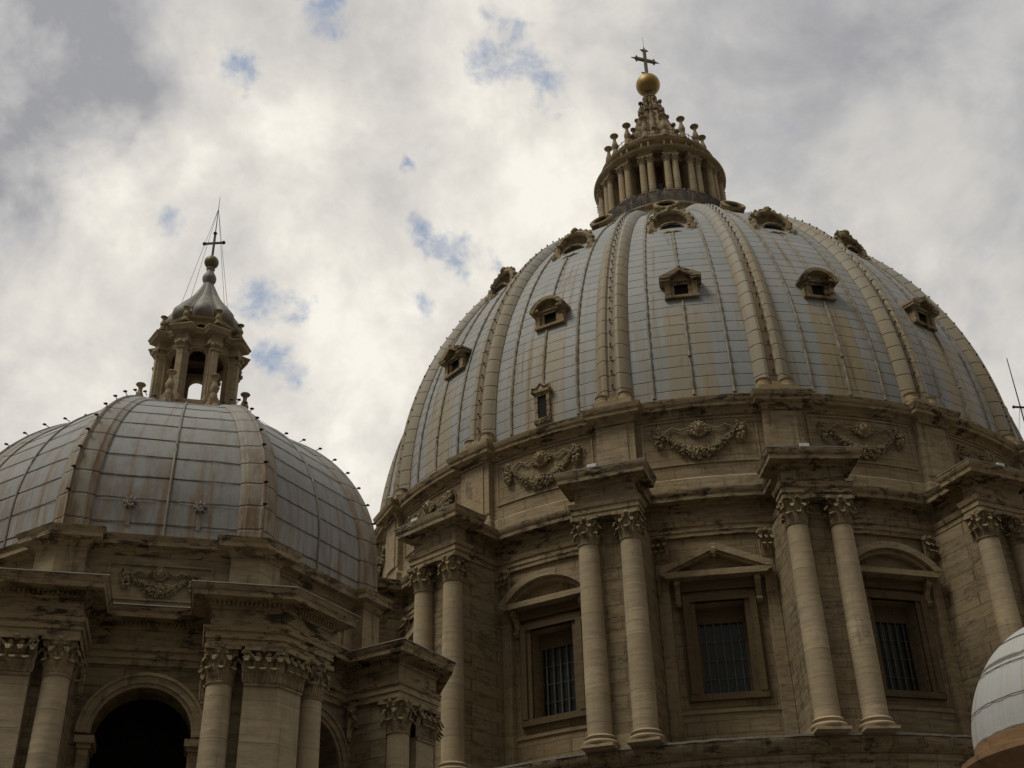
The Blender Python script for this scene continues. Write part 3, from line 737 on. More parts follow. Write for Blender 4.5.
# ---- dormers on the dome
def prism_y(mb, poly, y0, y1): mb.prism(poly, y0, y1)
def make_dormer(kind):
    mb = MB(); yf = -26.50; yb = -24.0; zb = 51.25
    mb.box(-.95, -.50, yf, yb, zb, 52.75); mb.box(.50, .95, yf, yb, zb, 52.75); mb.box(-.50, .50, yf+.003, yb, zb, 51.60); mb.box(-.50, .50, yf+.003, yb, 52.42, 52.75)
    for g_ in (-1, 1):
        x0, x1 = sorted((g_*.80, g_*1.18)); mb.box(x0, x1, yf-.16, yb, zb+.15, 52.5); mb.box(x0-.05, x1+.05, yf-.22, yb, 52.5, 52.66)
    mb.box(-1.25, 1.25, yf-.20, yb, zb, zb+.18)
    mb.box(-.60, .60, yf-.10, yf+.2, 52.42, 52.55)
    o = mb.build('dormer', 'trim', GD)
    ro = MB(); y_ = yf-.50
    HW = 1.48; zc = 52.62
    for g_ in (-1, 1): x0, x1 = sorted((g_*.75, g_*HW)); ro.box(x0, x1, y_, yb, zc, zc+.20)
    ro.box(-.75, .75, yf-.20, yb, zc, zc+.16)
    if kind == 'tri':
        for g_ in (-1, 1): ro.prism([(g_*(HW+.05), zc+.20), (g_*(HW+.05), zc+.38), (0, zc+1.08), (0, zc+.80), (g_*(HW-.65), zc+.20)], y_-.06, yb+1)
        ro.prism([(-HW+.7, zc+.15), (HW-.7, zc+.15), (0, zc+.80)], yf-.05, yb+1)
        ro.blob((0, y_, zc+1.1), .13)
    else:
        N_ = 12; H_ = .95; R_ = (HW**2+H_*H_)/(2*H_); z_ = zc+1.08-R_; a_ = math.asin(HW/R_)
        O = [(R_*sin(-a_+2*a_*i/N_), z_+R_*cos(-a_+2*a_*i/N_)) for i in range(N_+1)]; I = [(x*.80, z-.26) for x, z in O]
        for i in range(N_): ro.prism([O[i], O[i+1], I[i+1], I[i]], y_-.06, yb+1)
        ro.prism(I, yf-.05, yb+1)
    ro.build('dormer_roof', 'trim', o)
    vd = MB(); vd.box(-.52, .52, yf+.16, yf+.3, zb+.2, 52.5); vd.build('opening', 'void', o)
    return o
d1 = make_dormer('tri'); around(d1, GD, [0, -43*D2, 43*D2])
d2 = make_dormer('seg'); around(d2, GD, [-21.8*D2, 22*D2])
# shell-headed round windows higher up
def make_oculus():
    o_ = MB(); yc, zc = -21.25, 62.1
    # rim: thick ring in a plane tilted forward
    def P(a, rx, rz, d=0.):
        x = rx*sin(a); z = rz*cos(a); return (x, yc-d+.20*(z), zc+z)
    ring = [P(a*2*pi/28, 1.55, 1.5, .15) for a in range(28)]
    o_.tube(ring, [.24+.06*(i % 2) for i in range(28)], 7, True)
    # hood running back into the dome
    v_ = []; f_ = []
    for j, (sc_k, back) in enumerate(((1.12, 0.), (1.08, 1.6), (.9, 3.6))):
        for i in range(20):
            a = -pi*.60+1.2*pi*i/19; p = P(a, 1.55*sc_k, 1.5*sc_k); v_.append((p[0], p[1]+back, p[2]))
    for j in range(2):
        for i in range(19): k = j*20+i; f_.append((k, k+1, k+21, k+20))
    o_.add(v_, f_)
    for i in range(9):      # scrolls and shell ornament on the rim
        a = -pi*.42+.84*pi*i/8; p = P(a, 1.75, 1.72, .2); o_.blob(p, .24 if i != 4 else .42, (1, .8, 1), .2)
    for g_ in (-1, 1):
        o_.blob((g_*1.72, yc-.35, zc-.75), .36, (.9, .9, 1.3), .2); o_.blob((g_*1.5, yc-.55, zc-1.25), .28, jit=.2)
    o_.tube([(-1.35, yc-.62, zc-1.35), (-.7, yc-.85, zc-1.5), (-.35, yc-.85, zc-1.3), (0, yc-.95, zc-1.45), (.35, yc-.85, zc-1.3), (.7, yc-.85, zc-1.5), (1.35, yc-.62, zc-1.35)], .15, 6)
    o = o_.build('round_dormer', 'carved', GD)
    c_ = MB(); v_ = []; f_ = []; 
    for j in range(7):
        q = 1-j/6
        for i in range(24):
            a = 2*pi*i/24; p = P(a, 1.45*q, 1.4*q, .1-.75*(1-q*q)+.08*cos(a*12)*q); v_.append(p)
    for j in range(6):
        for i in range(24): f_.append((j*24+i, j*24+(i+1) % 24, (j+1)*24+(i+1) % 24, (j+1)*24+i))
    c_.add(v_, f_); c_.build('shell_niche', 'stone', o)
    h_ = MB(); h_.lathe([(.02, 0), (.78, 0), (.84, .1)], 20); h_.xf(lambda p: (p[0], yc+.1+p[2]*.3-.2*0, zc-.5+p[1]*.5)); 
    h_.xf(lambda p: (p[0], p[1]-.42, p[2])); h_.build('opening', 'void', o)
    e_ = MB(); e_.tube([(.9*cos(a), yc-.36, zc-.5+.52*sin(a)) for a in [k*2*pi/18 for k in range(18)]], .10, 6, True); e_.build('opening_frame', 'trim', o)
    return o
oc = make_oculus(); around(oc, GD, [0, -43.5*D2, -22*D2, 22*D2, 43.5*D2])
def make_bullseye():
    t = 51.5*D2; r, z = prof(t, -.5)
    o_ = MB(); e_ = 34*D2; nrm = (cos(e_), sin(e_)); tg = (-sin(e_), cos(e_)); r += .05; z += .35
    def P(a, q, h):
        x = q*1.15*sin(a); s_ = q*cos(a); return (x, -(r+tg[0]*s_+nrm[0]*h), z+tg[1]*s_+nrm[1]*h)
    o_.tube([P(i*2*pi/22, .86, .10) for i in range(22)], .19, 7, True)
    v_ = [P(i*2*pi/22, 1.02, -2.4) for i in range(22)]+[P(i*2*pi/22, .98, .1) for i in range(22)]; o_.add(v_, [(i, (i+1) % 22, (i+1) % 22+22, i+22) for i in range(22)])
    o = o_.build('bullseye_window', 'trim', GD)
    h = MB(); h.add([P(i*2*pi/22, .78, -.1) for i in range(22)], [tuple(range(22))]); h.build('opening', 'glass', o, 0); return o
be = make_bullseye(); around(be, GD, [k*BW for k in (0, -1, 1)])
# little door low on one bay
dd = MB(); yf = -27.75
dd.box(-.60, -.36, yf, -26.8, 42.9, 45.0); dd.box(.36, .60, yf, -26.8, 42.9, 45.0); dd.box(-.36, .36, yf+.003, -26.8, 44.75, 45.0); dd.box(-.66, .66, yf-.05, -26.8, 42.55, 42.9)
dd.box(-.75, .75, yf-.15, -26.5, 45.0, 45.2); dd.tube([(-.72, yf-.1, 45.1), (-.72, yf-.1, 45.4), (-.35, yf-.1, 45.35), (0, yf-.1, 45.65), (.35, yf-.1, 45.35), (.72, yf-.1, 45.4), (.72, yf-.1, 45.1)], .12, 6)
do = dd.build('small_dormer', 'trim', GD); h = MB(); h.box(-.36, .36, yf+.10, yf+.3, 42.9, 44.75); h.build('opening', 'void', do); do.rotation_euler = (0, 0, -BW)
# ---- lantern
dl = MB().lathe([(7.3, 72.6), (7.2, 73.6), (6.9, 73.9), (6.9, 76.0), (7.15, 76.2), (7.15, 76.4), (5.6, 76.45), (5.6, 77.6), (4.5, 77.65)], 64)
LT = dl.build('lantern', 'stone', GD)
rl = MB()
for i in range(420):
    a = 2*pi*i/420; x, y = pol(a, 7.08); rl.box(x-.028, x+.028, y-.028, y+.028, 76.35, 77.8)
rl.tube([(*pol(2*pi*i/64, 7.08), 77.8) for i in range(64)], .05, 6, True); rl.tube([(*pol(2*pi*i/64, 7.08), 77.0) for i in range(64)], .03, 5, True)
rl.build('gallery_railing', 'greyrail', LT)
cw = MB().lathe([(4.35, 77.9), (4.35, 84.2)], 64); cw.build('core_wall', 'brown', LT)
LR = 6.26; lcr = .355
lp = MB()
lp.box(-.62, .62, -6.0, -4.0, 78.0, 83.0); lp.box(-.78, .78, -6.55, -4.0, 76.46, 78.2)
lpo = lp.build('lantern_pier', 'stone', LT)
LB = [(k-.5)*BW for k in range(16)]
around(lpo, LT, LB)
s1 = shaft(lcr, lcr*.86, 3.75).xf(place_fn(0, 0, .25)); s1.lathe([(lcr*1.35, 0), (lcr*1.35, .12), (lcr*1.1, .2), (lcr*1.2, .26)], 14); s1.merge(capital_round(lcr*.9, .72), place_fn(0, 0, 4.0))
s1m = s1.mesh('lantern_column'); s1m.materials.append(M_['shaft'])
for a in LB:
    for g_ in (-1, 1): x, y = pol(a, LR, g_*.40); inst('lantern_column', s1m, LT, (x, y, 78.2), a)
def lring(R, front, hw):
    P = []
    for k in range(16):
        a = (k+.5)*BW; e = math.asin(hw/R); P += [pol(a, sqrt(R*R-hw*hw), -hw), pol(a, front, -hw), pol(a, front, hw), pol(a, sqrt(R*R-hw*hw), hw)]
        for i in range(1, 3): P.append(pol(a+e+(BW-2*e)*i/3, R))
    return P
le_ = MB().sweep(lring(5.55, 6.45, .72), [(-.9, 82.9), (.02, 82.9), (.02, 83.15), (.08, 83.2), (.0, 83.25), (.0, 83.62), (-.8, 83.63)], True); le_.lathe([(5.4, 83.6), (6.5, 83.6), (6.6, 83.68), (6.82, 83.74), (6.90, 83.95), (5.4, 84.02)], 96); le_.build('lantern_entablature', 'stone', LT, 30)
li = MB().lathe([(4.0, 82.95), (5.5, 82.96), (5.5, 83.9)], 64); li.build('lantern_soffit', 'brown', LT)
la = MB().lathe([(6.0, 83.9), (5.85, 84.05), (5.75, 84.3), (5.65, 85.3), (5.75, 85.4), (6.0, 85.5), (6.1, 85.75), (5.3, 85.85), (5.2, 86.4), (5.35, 86.5), (5.35, 86.7), (3.2, 86.85)], 64); la.build('lantern_attic', 'stone', LT, 30)
lv = MB()
for g_ in (-1, 1): lv.box(g_*.36-.09, g_*.36+.09, -5.98, -5.4, 84.2, 85.3)
lv.blob((0, -5.72, 84.75), .22, (1.2, .6, .8)); lvo = lv.build('attic_bracket', 'stone', LT); around(lvo, LT, LB)
lo_ = MB(); lo_.add([(*pol((k/12-.5)*2*.68/5.7, 5.74), 84.75+.0) for k in range(1)], [])
lo_.tube([(.30*cos(a), -5.73, 84.78+.2*sin(a)) for a in [k*2*pi/12 for k in range(12)]], .06, 5, True); lo_.box(-.26, .26, -5.70, -5.6, 84.62, 84.94)
loo = lo_.build('attic_oculus', 'wood', LT); around(loo, LT, [k*BW for k in range(16)])
# lantern windows
lw = MB(); lw.prism([(-.52, 78.1), (.52, 78.1), (.52, 80.6)]+[(.52*cos(a), 80.6+.52*sin(a)) for a in [k*pi/10 for k in range(1, 10)]]+[(-.52, 80.6)], -4.42, -4.2)
lwo = lw.build('lantern_window', 'glass', LT, 0); lf_ = MB()
for g_ in (-1, 1): lf_.box(g_*.58-.08, g_*.58+.08, -4.55, -4.2, 78.1, 80.6)
lf_.tube([(.58*cos(a), -4.45, 80.6+.58*sin(a)) for a in [k*pi/10 for k in range(11)]], .1, 6); lf_.build('arch_frame', 'brown', lwo); around(lwo, LT, [k*BW for k in range(16)])
# candelabra and little rail round the spire
cnm = candelabrum(2.95, .29, 1.45).mesh('candelabrum'); cnm.materials.append(M_['stone'])
for a in LB: x, y = pol(a, 5.05); inst('candelabrum', cnm, LT, (x, y, 86.55), 0)
r2 = MB(); r2.tube([(*pol(2*pi*i/64, 4.9), 87.75) for i in range(64)], .035, 5, True); r2.tube([(*pol(2*pi*i/64, 4.9), 87.3) for i in range(64)], .025, 5, True)
for i in range(64): r2.tube([(*pol(2*pi*i/64, 4.9), 86.6), (*pol(2*pi*i/64, 4.9), 87.9)], .03, 4)
r2.build('spire_railing', 'iron', LT)
# spire: fluted concave cone with scrolls
SPP = [(4.3, 86.7), (3.9, 87.5), (3.25, 88.8), (2.65, 90.1), (2.05, 91.7), (1.55, 93.2), (1.15, 94.6), (.86, 95.8), (.70, 96.7)]
v_ = []; f_ = []; n_ = 64
for r, z in SPP:
    for i in range(n_): a = 2*pi*i/n_; q = r*(1+.10*cos(a*16)); v_.append((*pol(a, q), z))
for j in range(len(SPP)-1):
    for i in range(n_): f_.append((j*n_+i, j*n_+(i+1) % n_, (j+1)*n_+(i+1) % n_, (j+1)*n_+i))
sp = MB().add(v_, f_); sp.lathe([(.62, 96.6), (.80, 96.7), (.80, 96.85), (.48, 97.0), (.48, 97.5), (.62, 97.75)], 24)
sp.build('spire', 'trim', LT)
for lv_, n_, zz, rr_, s_ in ((0, 8, 88.6, 3.35, .30), (1, 8, 90.9, 2.35, .28), (2, 8, 93.0, 1.65, .26), (3, 8, 95.0, 1.15, .25)):
    k_ = MB(); k_.blob((0, -rr_, zz), s_*.6, (1, 1, 1.2)); k_.lathe([(s_*.5, -.5), (s_*.35, .2), (s_*.4, .6), (s_*.95, .8), (s_*.95, 1.0), (s_*.3, 1.1)], 10, (0, -rr_, zz))
    k_.tube([(0, -rr_-.15, zz-.9), (0, -rr_-.2, zz-.3), (0, -rr_+.1, zz+.2)], [.28, .22, .1], 6)
    ko = k_.build('spire_scroll', 'trim', LT); around(ko, LT, [(k+.5*(lv_ % 2))*2*pi/n_ for k in range(n_)])
bl = MB(); v_ = []; bl.lathe([(1.33*sin(a)+1e-4, 98.95-1.33*cos(a)) for a in [k*pi/24 for k in range(25)]], 40)
bl.build('golden_ball', 'gold', LT, 80)
def cross_mesh(z0, h, arm, th, flare):
    c_ = MB(); c_.box(-th, th, -th, th, z0, z0+h); zc = z0+h*.62; c_.box(-arm, arm, -th*.98, th*.98, zc-th, zc+th)
    for x, z, dx, dz in ((-arm, zc, -1, 0), (arm, zc, 1, 0), (0, z0+h, 0, 1)):
        for s_ in (-1, 1):
            q = flare; c_.tube([(x-dx*q*.6, 0, z-dz*q*.6), (x-dx*.1*q+dz*s_*q*.8, 0, z-dz*.1*q+dx*s_*q*.8), (x+dx*q*.1, 0, z+dz*q*.1)], [th*.8, th*.5, th*.8], 5)
        c_.tube([(x, 0, z), (x+dx*flare, 0, z+dz*flare)], [th, th*.2], 5)
    return c_
cx = cross_mesh(100.2, 4.25, 1.15, .15, .58); cx.lathe([(.5, 100.1), (.42, 100.35), (.2, 100.5)], 12); cx.tube([(-.6, 0, 100.75), (.6, 0, 100.75)], .1, 5); cx.tube([(0, 0, 104.4), (0, 0, 106.5)], .03, 4)
cxo = cx.build('cross', 'bronze', LT); cxo.rotation_euler = (0, 0, .45)
# ================================================================== SIDE DOME (octagonal)
SD = empty('chapel_dome', (CB[0], CB[1], 0), PSI, 'smaller octagonal lead dome at left with rust-streaked ribs, arched openings and open lantern', 'dome')
OC = pi/4; TF = math.tan(pi/8)
FACES = [k*OC for k in (0, -1, 1, 2, -2)]
ALLF = [k*OC for k in range(8)]
A1 = 9.75          # wall apothem
AH, AS, AZ = 1.92, 13.70, .18   # arch half width, springing, centre shift
def oct_plan(A, front, t0):
    """octagon wall at apothem A, blocks at the vertices out to apothem front from |t|>=t0"""
    P = []
    for k in range(8):
        a = k*OC
        P += [pol(a, front, -t0), pol(a, A, -t0), pol(a, A, t0), pol(a, front, t0)]
        P.append(pol(a+OC/2, front/cos(pi/8)))
    return P
# wall face with the arched opening
HWF = A1*TF
mb = MB(); arc = [(AZ+AH*cos(a), AS+AH*sin(a)) for a in [pi-k*pi/20 for k in range(21)]]
L = [(-HWF, 3.), (AZ-AH, 3.)]+arc+[(AZ+AH, 3.), (HWF, 3.), (HWF, 19.), (-HWF, 19.)]
# build as strips
for (x0, x1, z0, z1) in ((-HWF, AZ-AH, 3, 19.), (AZ+AH, HWF, 3, 19.)): mb.add([(x0, -A1, z0), (x1, -A1, z0), (x1, -A1, z1), (x0, -A1, z1)], [(0, 1, 2, 3)])
for i in range(20):
    (xa, za), (xb, zb_) = arc[i], arc[i+1]; mb.add([(xa, -A1, za), (xb, -A1, zb_), (xb, -A1, 19), (xa, -A1, 19)], [(0, 1, 2, 3)])
    mb.add([(xa, -A1, za), (xa, -A1+1.5, za), (xb, -A1+1.5, zb_), (xb, -A1, zb_)], [(0, 1, 2, 3)])
for x, o_ in ((AZ-AH, 1), (AZ+AH, -1)): mb.add([(x, -A1, 3), (x, -A1+1.5, 3), (x, -A1+1.5, AS), (x, -A1, AS)], [(0, 1, 2, 3)[::o_]])
face = mb.build('drum_wall', 'wallb', SD, 20); around(face, SD, ALLF)
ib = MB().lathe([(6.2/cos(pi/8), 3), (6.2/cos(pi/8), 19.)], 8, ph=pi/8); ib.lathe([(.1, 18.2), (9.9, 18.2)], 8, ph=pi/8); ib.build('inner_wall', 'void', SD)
# archivolt
av = MB()
for rr0, rr1, pr in ((AH, AH+.16, .10), (AH+.16, AH+.44, .19), (AH+.44, AH+.56, .27)):
    for i in range(20):
        a, b_ = pi-i*pi/20, pi-(i+1)*pi/20
        av.prism([(AZ+rr0*cos(a), AS+rr0*sin(a)), (AZ+rr0*cos(b_), AS+rr0*sin(b_)), (AZ+rr1*cos(b_), AS+rr1*sin(b_)), (AZ+rr1*cos(a), AS+rr1*sin(a))], -A1-pr, -A1+.1)
avo = av.build('archivolt', 'stone', SD)
im = MB()
for g_ in (-1, 1):
    e = AZ+g_*AH
    x0, x1 = sorted((e-g_*.22, e+g_*.52)); im.box(x0, x1, -A1-.34, -A1+1.3, AS-.42, AS-.14); x0, x1 = sorted((e-g_*.12, e+g_*.42)); im.box(x0, x1, -A1-.22, -A1+1.2, AS-.60, AS-.42)
    x0, x1 = sorted((e-g_*.05, e+g_*.36)); im.box(x0, x1, -A1-.14, -A1+1.1, 3, AS-.60)
im.build('impost', 'stone', avo); around(avo, SD, FACES)
# corner piers
T0 = 2.50
mb = MB(); q = pi/8
def ptF(face_sgn, A, t):   # point on the face left (-1) or right (+1) of a vertex at azimuth 0 ; t from face centre towards the vertex
    a = face_sgn*q; return pol(a, A, -face_sgn*t)
AB = 12.02; AP = 12.64
poly = [ptF(-1, 9.3, T0), ptF(-1, AB, T0), pol(0, AB/cos(q)), ptF(1, AB, T0), ptF(1, 9.3, T0)]
mb.column_prism(poly, 3, 18.6)
pier = mb.build('corner_pier', 'wallb', SD)
# bent pilaster on the corner
TP = AP*TF-1.32
mb = MB(); poly = [ptF(-1, 11.5, TP), ptF(-1, AP, TP), pol(0, AP/cos(q)), ptF(1, AP, TP), ptF(1, 11.5, TP)]
mb.column_prism(poly, 5, 15.1); mb.build('corner_pilaster', 'shaft', pier)
cq = capital_flat(1.30, 1.40, .16); cm = MB()
for s_ in (-1, 1):
    a = s_*q; tc_ = TP+.66
    cm.merge(cq, lambda p, a=a, s_=s_, tc_=tc_: (*pol(a, AP-p[1]-.02, -s_*tc_+p[0]), p[2]+15.1))
cm.build('pilaster_capital', 'carved', pier)
VERT = [(k+.5)*OC for k in (0, -1, 1, -2, 2)]
around(pier, SD, VERT)
# columns: one on each side of a corner
c1 = shaft(.56, .50, 9.3).mesh('column'); c1.materials.append(M_['shaft']); c2 = capital_round(.50, 1.40).mesh('capital'); c2.materials.append(M_['carved']); c3 = base_round(.56, .6).mesh('base'); c3.materials.append(M_['shaft'])
AC, TCc = 12.30, 3.0
for k in (0, -1, 1, 2, -2):
    for s_ in (-1, 1):
        x, y = pol(k*OC, AC, s_*TCc); o = inst('column', c1, SD, (x, y, 5.8), k*OC); inst('capital', c2, o, (0, 0, 9.3), 0); inst('base', c3, o, (0, 0, -.6), 0)
# flat pilaster by the arch, behind the column
fp = MB(); fl_ = capital_flat(.62, 1.40, .12)
for s_ in (-1, 1):
    fp.box(s_*2.78-.31, s_*2.78+.31, -A1-.30, -A1+.1, 3, 15.1)
# (hidden behind the column: only its capital shows)
fpo = fp.build('wall_pilaster', 'stone', SD); 
for s_ in (-1, 1): MB().merge(fl_, place_fn(s_*2.62, -A1-.28, 15.1)).build('pilaster_capital', 'stone', fpo)
around(fpo, SD, FACES)
# entablature
pl = oct_plan(A1+.02, 12.72, 2.42)
en = MB().sweep(pl, [(-.8, 16.5), (.08, 16.5), (.08, 16.76), (.14, 16.78), (.14, 17.04), (.22, 17.08), (.26, 17.24), (.0, 17.28), (.0, 17.98), (.06, 18.0), (.08, 18.10), (.14, 18.12), (.14, 18.28), (.74, 18.30), (.75, 18.50), (.80, 18.55), (.86, 18.74), (-1.2, 18.79)], True); en.build('entablature', 'trim', SD, 30)
dn = MB()
pl2 = oct_plan(A1+.02, 12.72, 2.42); n_ = len(pl2)
for i in range(n_):
    a, b_ = pl2[i], pl2[(i+1) % n_]; L_ = sqrt((a[0]-b_[0])**2+(a[1]-b_[1])**2)
    if L_ < .5: continue
    ux, uy = (b_[0]-a[0])/L_, (b_[1]-a[1])/L_; nx, ny = uy, -ux; m_ = int(L_/.17)
    for j in range(m_):
        c_ = (j+.5)/m_*L_; cxx, cyy = a[0]+ux*c_, a[1]+uy*c_
        P = [(cxx+ux*s1_*.045+nx*o_, cyy+uy*s1_*.045+ny*o_) for s1_, o_ in ((-1, .1), (-1, .25), (1, .25), (1, .1))]
        dn.column_prism(P, 18.125, 18.275)
tag(dn.build('dentils', 'trim', SD), kind='stuff')
lc_ = MB().sweep(pl, [(-1.3, 18.80), (.88, 18.79), (.89, 18.75), (.87, 18.74)], True); lc_.build('lead_cover', 'onion', SD)
# attic
A2 = 9.55
ax_ = MB().lathe([(A2/cos(q), 18.6), (A2/cos(q), 21.7)], 8, ph=q); ax_.build('attic_wall', 'wallb', SD)
pl = oct_plan(A2, 10.12, 2.95)
ab = MB().sweep(pl, [(-.4, 18.7), (.02, 18.7), (.0, 21.5)], True); ab.build('attic_pilaster', 'stone', SD)
ac = MB().sweep(pl, [(-.3, 21.35), (.05, 21.35), (.08, 21.48), (.18, 21.55), (.22, 21.62), (.56, 21.64), (.57, 21.84), (.62, 21.90), (.68, 22.06), (.1, 22.14), (.0, 22.3), (-.8, 22.35)], True); ac.build('attic_cornice', 'trim', SD, 30)
pn = MB()
for x0, x1, z0, z1 in ((-2.05, 2.25, 20.9, 20.98), (-2.05, 2.25, 19.35, 19.43), (-2.05, -1.97, 19.43, 20.9), (2.17, 2.25, 19.43, 20.9)): pn.box(x0, x1, -A2-.10, -A2+.1, z0, z1)
pno = pn.build('attic_panel', 'stone', SD)
garland(1.18, .55, .24, .75).xf(lambda p: (p[0]+.1, p[1]-A2-.02, p[2]+20.38)).build('garland', 'carved', pno); mask_head(.30).xf(lambda p: (p[0]+.1, p[1]-A2-.06, p[2]+20.55)).build('cherub_head', 'stone', pno)
around(pno, SD, FACES)
# dome
BR, BH, BO, BZ = 8.36, 8.55, 2.08, 22.1
def bprof(t, d=0.):   # circumradius profile
    if t < 0: return (BO+BR+d, BZ+1.7+t)
    return (BO+(BR+d)*cos(t), BZ+1.7+(BH+d)*sin(t))
TT = [-1.75, -1.2, -.6]+[k*1.47/26 for k in range(27)]
v_ = []; uv_ = []; f_ = []; dist = 0; last = None
for t in TT:
    r, z = bprof(t); 
    if last: dist += sqrt((r-last[0])**2+(z-last[1])**2)
    last = (r, z); ap_ = r*cos(q)
    for i in range(7):
        x = (-1+2*i/6)*ap_*TF; bul = .0; v_.append((x, -ap_, z)); uv_.append((i/6+.0001, dist+.4))
for j in range(len(TT)-1):
    for i in range(6): k = j*7+i; f_.append((k, k+1, k+8, k+7))
pan = MB().add(v_, f_, uv_).build('dome_panel', 'leadb', SD, 40)
# mid roll and horizontal welts
rr_ = MB(); P = [(0, -bprof(t, .03)[0]*cos(q), bprof(t, .04)[1]) for t in TT]; rr_.tube(P, .055, 6); rr_.build('lead_roll', 'onion', pan)
dist = 0; last = None; ww = MB(); nxt = 1.15
TTf = [-1.75+k*(1.75+1.45)/400 for k in range(401)]
for t in TTf:
    r, z = bprof(t, .02)
    if last: dist += sqrt((r-last[0])**2+(z-last[1])**2)
    last = (r, z)
    if dist+.4 >= nxt+.0:
        ap_ = r*cos(q); hw = ap_*TF; P = [(-hw+2*hw*i/8, -ap_-random.uniform(-.01, .02), z+random.uniform(-.03, .03)) for i in range(9)]
        ww.tube(P, .013, 4); nxt += 1.15
ww.build('sheet_welt', 'welt', pan)
around(pan, SD, [k*OC for k in (0, -1, 1, 2, -2, 3, -3, 4)])
for x in (-1.55, 1.40):     # pierced vent covers
    vc = MB(); t = .06; r, z = bprof(t); z -= .55; ap_ = bprof(0)[0]*cos(q); 
    vc.tube([(x+.17*cos(a), -ap_-.10, z+.17*sin(a)) for a in [k*2*pi/10 for k in range(10)]], .07, 5, True); vc.blob((x, -ap_-.08, z), .15, (1, .6, 1), .1)
    for k in range(8): a = k*pi/4; vc.blob((x+.24*cos(a), -ap_-.06, z+.24*sin(a)), .07, n=5, m=4)
    vc.box(x-.09, x+.09, -ap_-.04, -ap_+.2, z-1.1, z-.3)
    vc.build('vent_cover', 'onion', SD)
# ribs: flat pads folded round each corner
v_ = []; uv_ = []; f_ = []; dist = 0; last = None
for t in TT:
    r, z = bprof(t, .0); 
    if last: dist += sqrt((r-last[0])**2+(z-last[1])**2)
    last = (r, z); wv = .95*(.36+.64*min(1, r/10.)); sec = [(-wv, -.05), (-wv, .10), (-wv*.86, .17), (-wv*.80, .17), (-wv*.74, .24), (-wv*.12, .26), (-.09, .36), (.0, .38)]
    V_ = [(s__*(r*sin(q))+0, 0) for s__ in (1,)]
    row = []
    for tt, h in sec: # left face coordinate
        A = r*cos(q)+h*.9; tv = r*sin(q)+h*.4; row.append((pol(-q, A, tv+tt)))
    for tt, h in sec[-2::-1]:
        A = r*cos(q)+h*.9; tv = r*sin(q)+h*.4; row.append((pol(q, A, -tv-tt)))
    for i, p in enumerate(row): v_.append((*p, z+.0)); uv_.append((.01+i/len(row)*.98, dist+.4))
K = len(row)
for j in range(len(TT)-1):
    for i in range(K-1): k = j*K+i; f_.append((k, k+1, k+K+1, k+K))
rb_ = MB().add(v_, f_, uv_).build('rib', 'ribsb', SD, 30)
lmp2 = MB().tube([(0, .2, -.05), (0, 0, .03)], .022, 5); lmp2.blob((0, -.06, .05), .075, (1.5, 1.4, .6), n=6, m=4)
lm2 = lmp2.mesh('lamp_bracket'); lm2.materials.append(M_['iron'])
rbs = around(rb_, SD, [(k+.5)*OC for k in (0, -1, 1, -2, 2, -3, 3, 4)])
for rb0 in rbs[:5]:
    for j in range(11):
        t = .02+j*.128; r, z = bprof(t, .36); inst('lamp_bracket', lm2, rb0, (0, -r, z), 0)
# side lantern
q_ = MB(); q_.lathe([(3.1, 31.4), (3.05, 32.7), (2.55, 32.8), (2.5, 33.5)], 8, ph=q, capt=True)
SL = q_.build('lantern', 'stone', SD)
LA = 1.88   # apothem of the wall
lw = MB(); hwL = LA*TF; ah = .45; a0z, asz = 33.45, 36.56
arc = [(ah*cos(a), asz+ah*sin(a)) for a in [pi-k*pi/12 for k in range(13)]]
for x0, x1 in ((-hwL, -ah), (ah, hwL)): lw.box(x0, x1, -LA, -LA+.34, a0z, 37.4)
for i in range(12): (xa, za), (xb, zb_) = arc[i], arc[i+1]; lw.prism([(xa, za), (xb, zb_), (xb, 37.4), (xa, 37.4)], -LA, -LA+.34)
lw.tube([(x*1.12, -LA-.02, asz+(z-asz)*1.12) for x, z in arc], .055, 5)
for g_ in (-1, 1): lw.box(g_*.52-.07, g_*.52+.07, -LA-.05, -LA+.1, a0z, asz)
lwo = lw.build('lantern_arch', 'shaft', SL); around(lwo, SL, ALLF)
lp = MB(); lp.box(-.25, .25, -2.30, -1.75, 33.4, 37.3); lp.box(-.16, .16, -2.42, -2.2, 33.6, 36.7); lp.box(-.30, .30, -2.48, -1.9, 33.35, 33.75); lp.box(-.22, .22, -2.48, -2.2, 36.7, 36.95)
for g_ in (-1, 1): lp.blob((g_*.2, -2.5, 37.0), .13); 
lp.blob((0, -2.55, 37.05), .12)
lpo = lp.build('lantern_pier', 'shaft', SL); around(lpo, SL, [(k+.5)*OC for k in range(8)])
pl = []
for k in range(8):
    a = (k+.5)*OC; h_ = .36; Rr = LA+.03
    # position where block leaves wall
    P0 = pol(a-q, Rr, Rr*TF-.40); P1 = pol(a+q, Rr, -(Rr*TF-.40))
    pl += [P0, pol(a, 2.42, -.33), pol(a, 2.42, .33), P1]
le2 = MB().sweep(pl, [(-.5, 37.1), (.04, 37.1), (.06, 37.3), (.0, 37.33), (.0, 37.65), (.10, 37.7), (.26, 37.76), (.30, 37.9), (.37, 38.02), (.36, 38.08), (-.6, 38.12)], True); le2.build('lantern_cornice', 'stone', SL, 30)
l3 = MB().lathe([(1.98, 38.0), (1.92, 38.15), (1.90, 38.85), (2.08, 38.95), (2.12, 39.1), (1.7, 39.2)], 8, ph=q); l3.build('lantern_attic', 'stone', SL, 20)
oc2 = MB(); oc2.tube([(.27*cos(a), -1.80, 38.48+.19*sin(a)) for a in [k*2*pi/14 for k in range(14)]], .06, 5, True); o2 = oc2.build('oval_window', 'stone', SL)
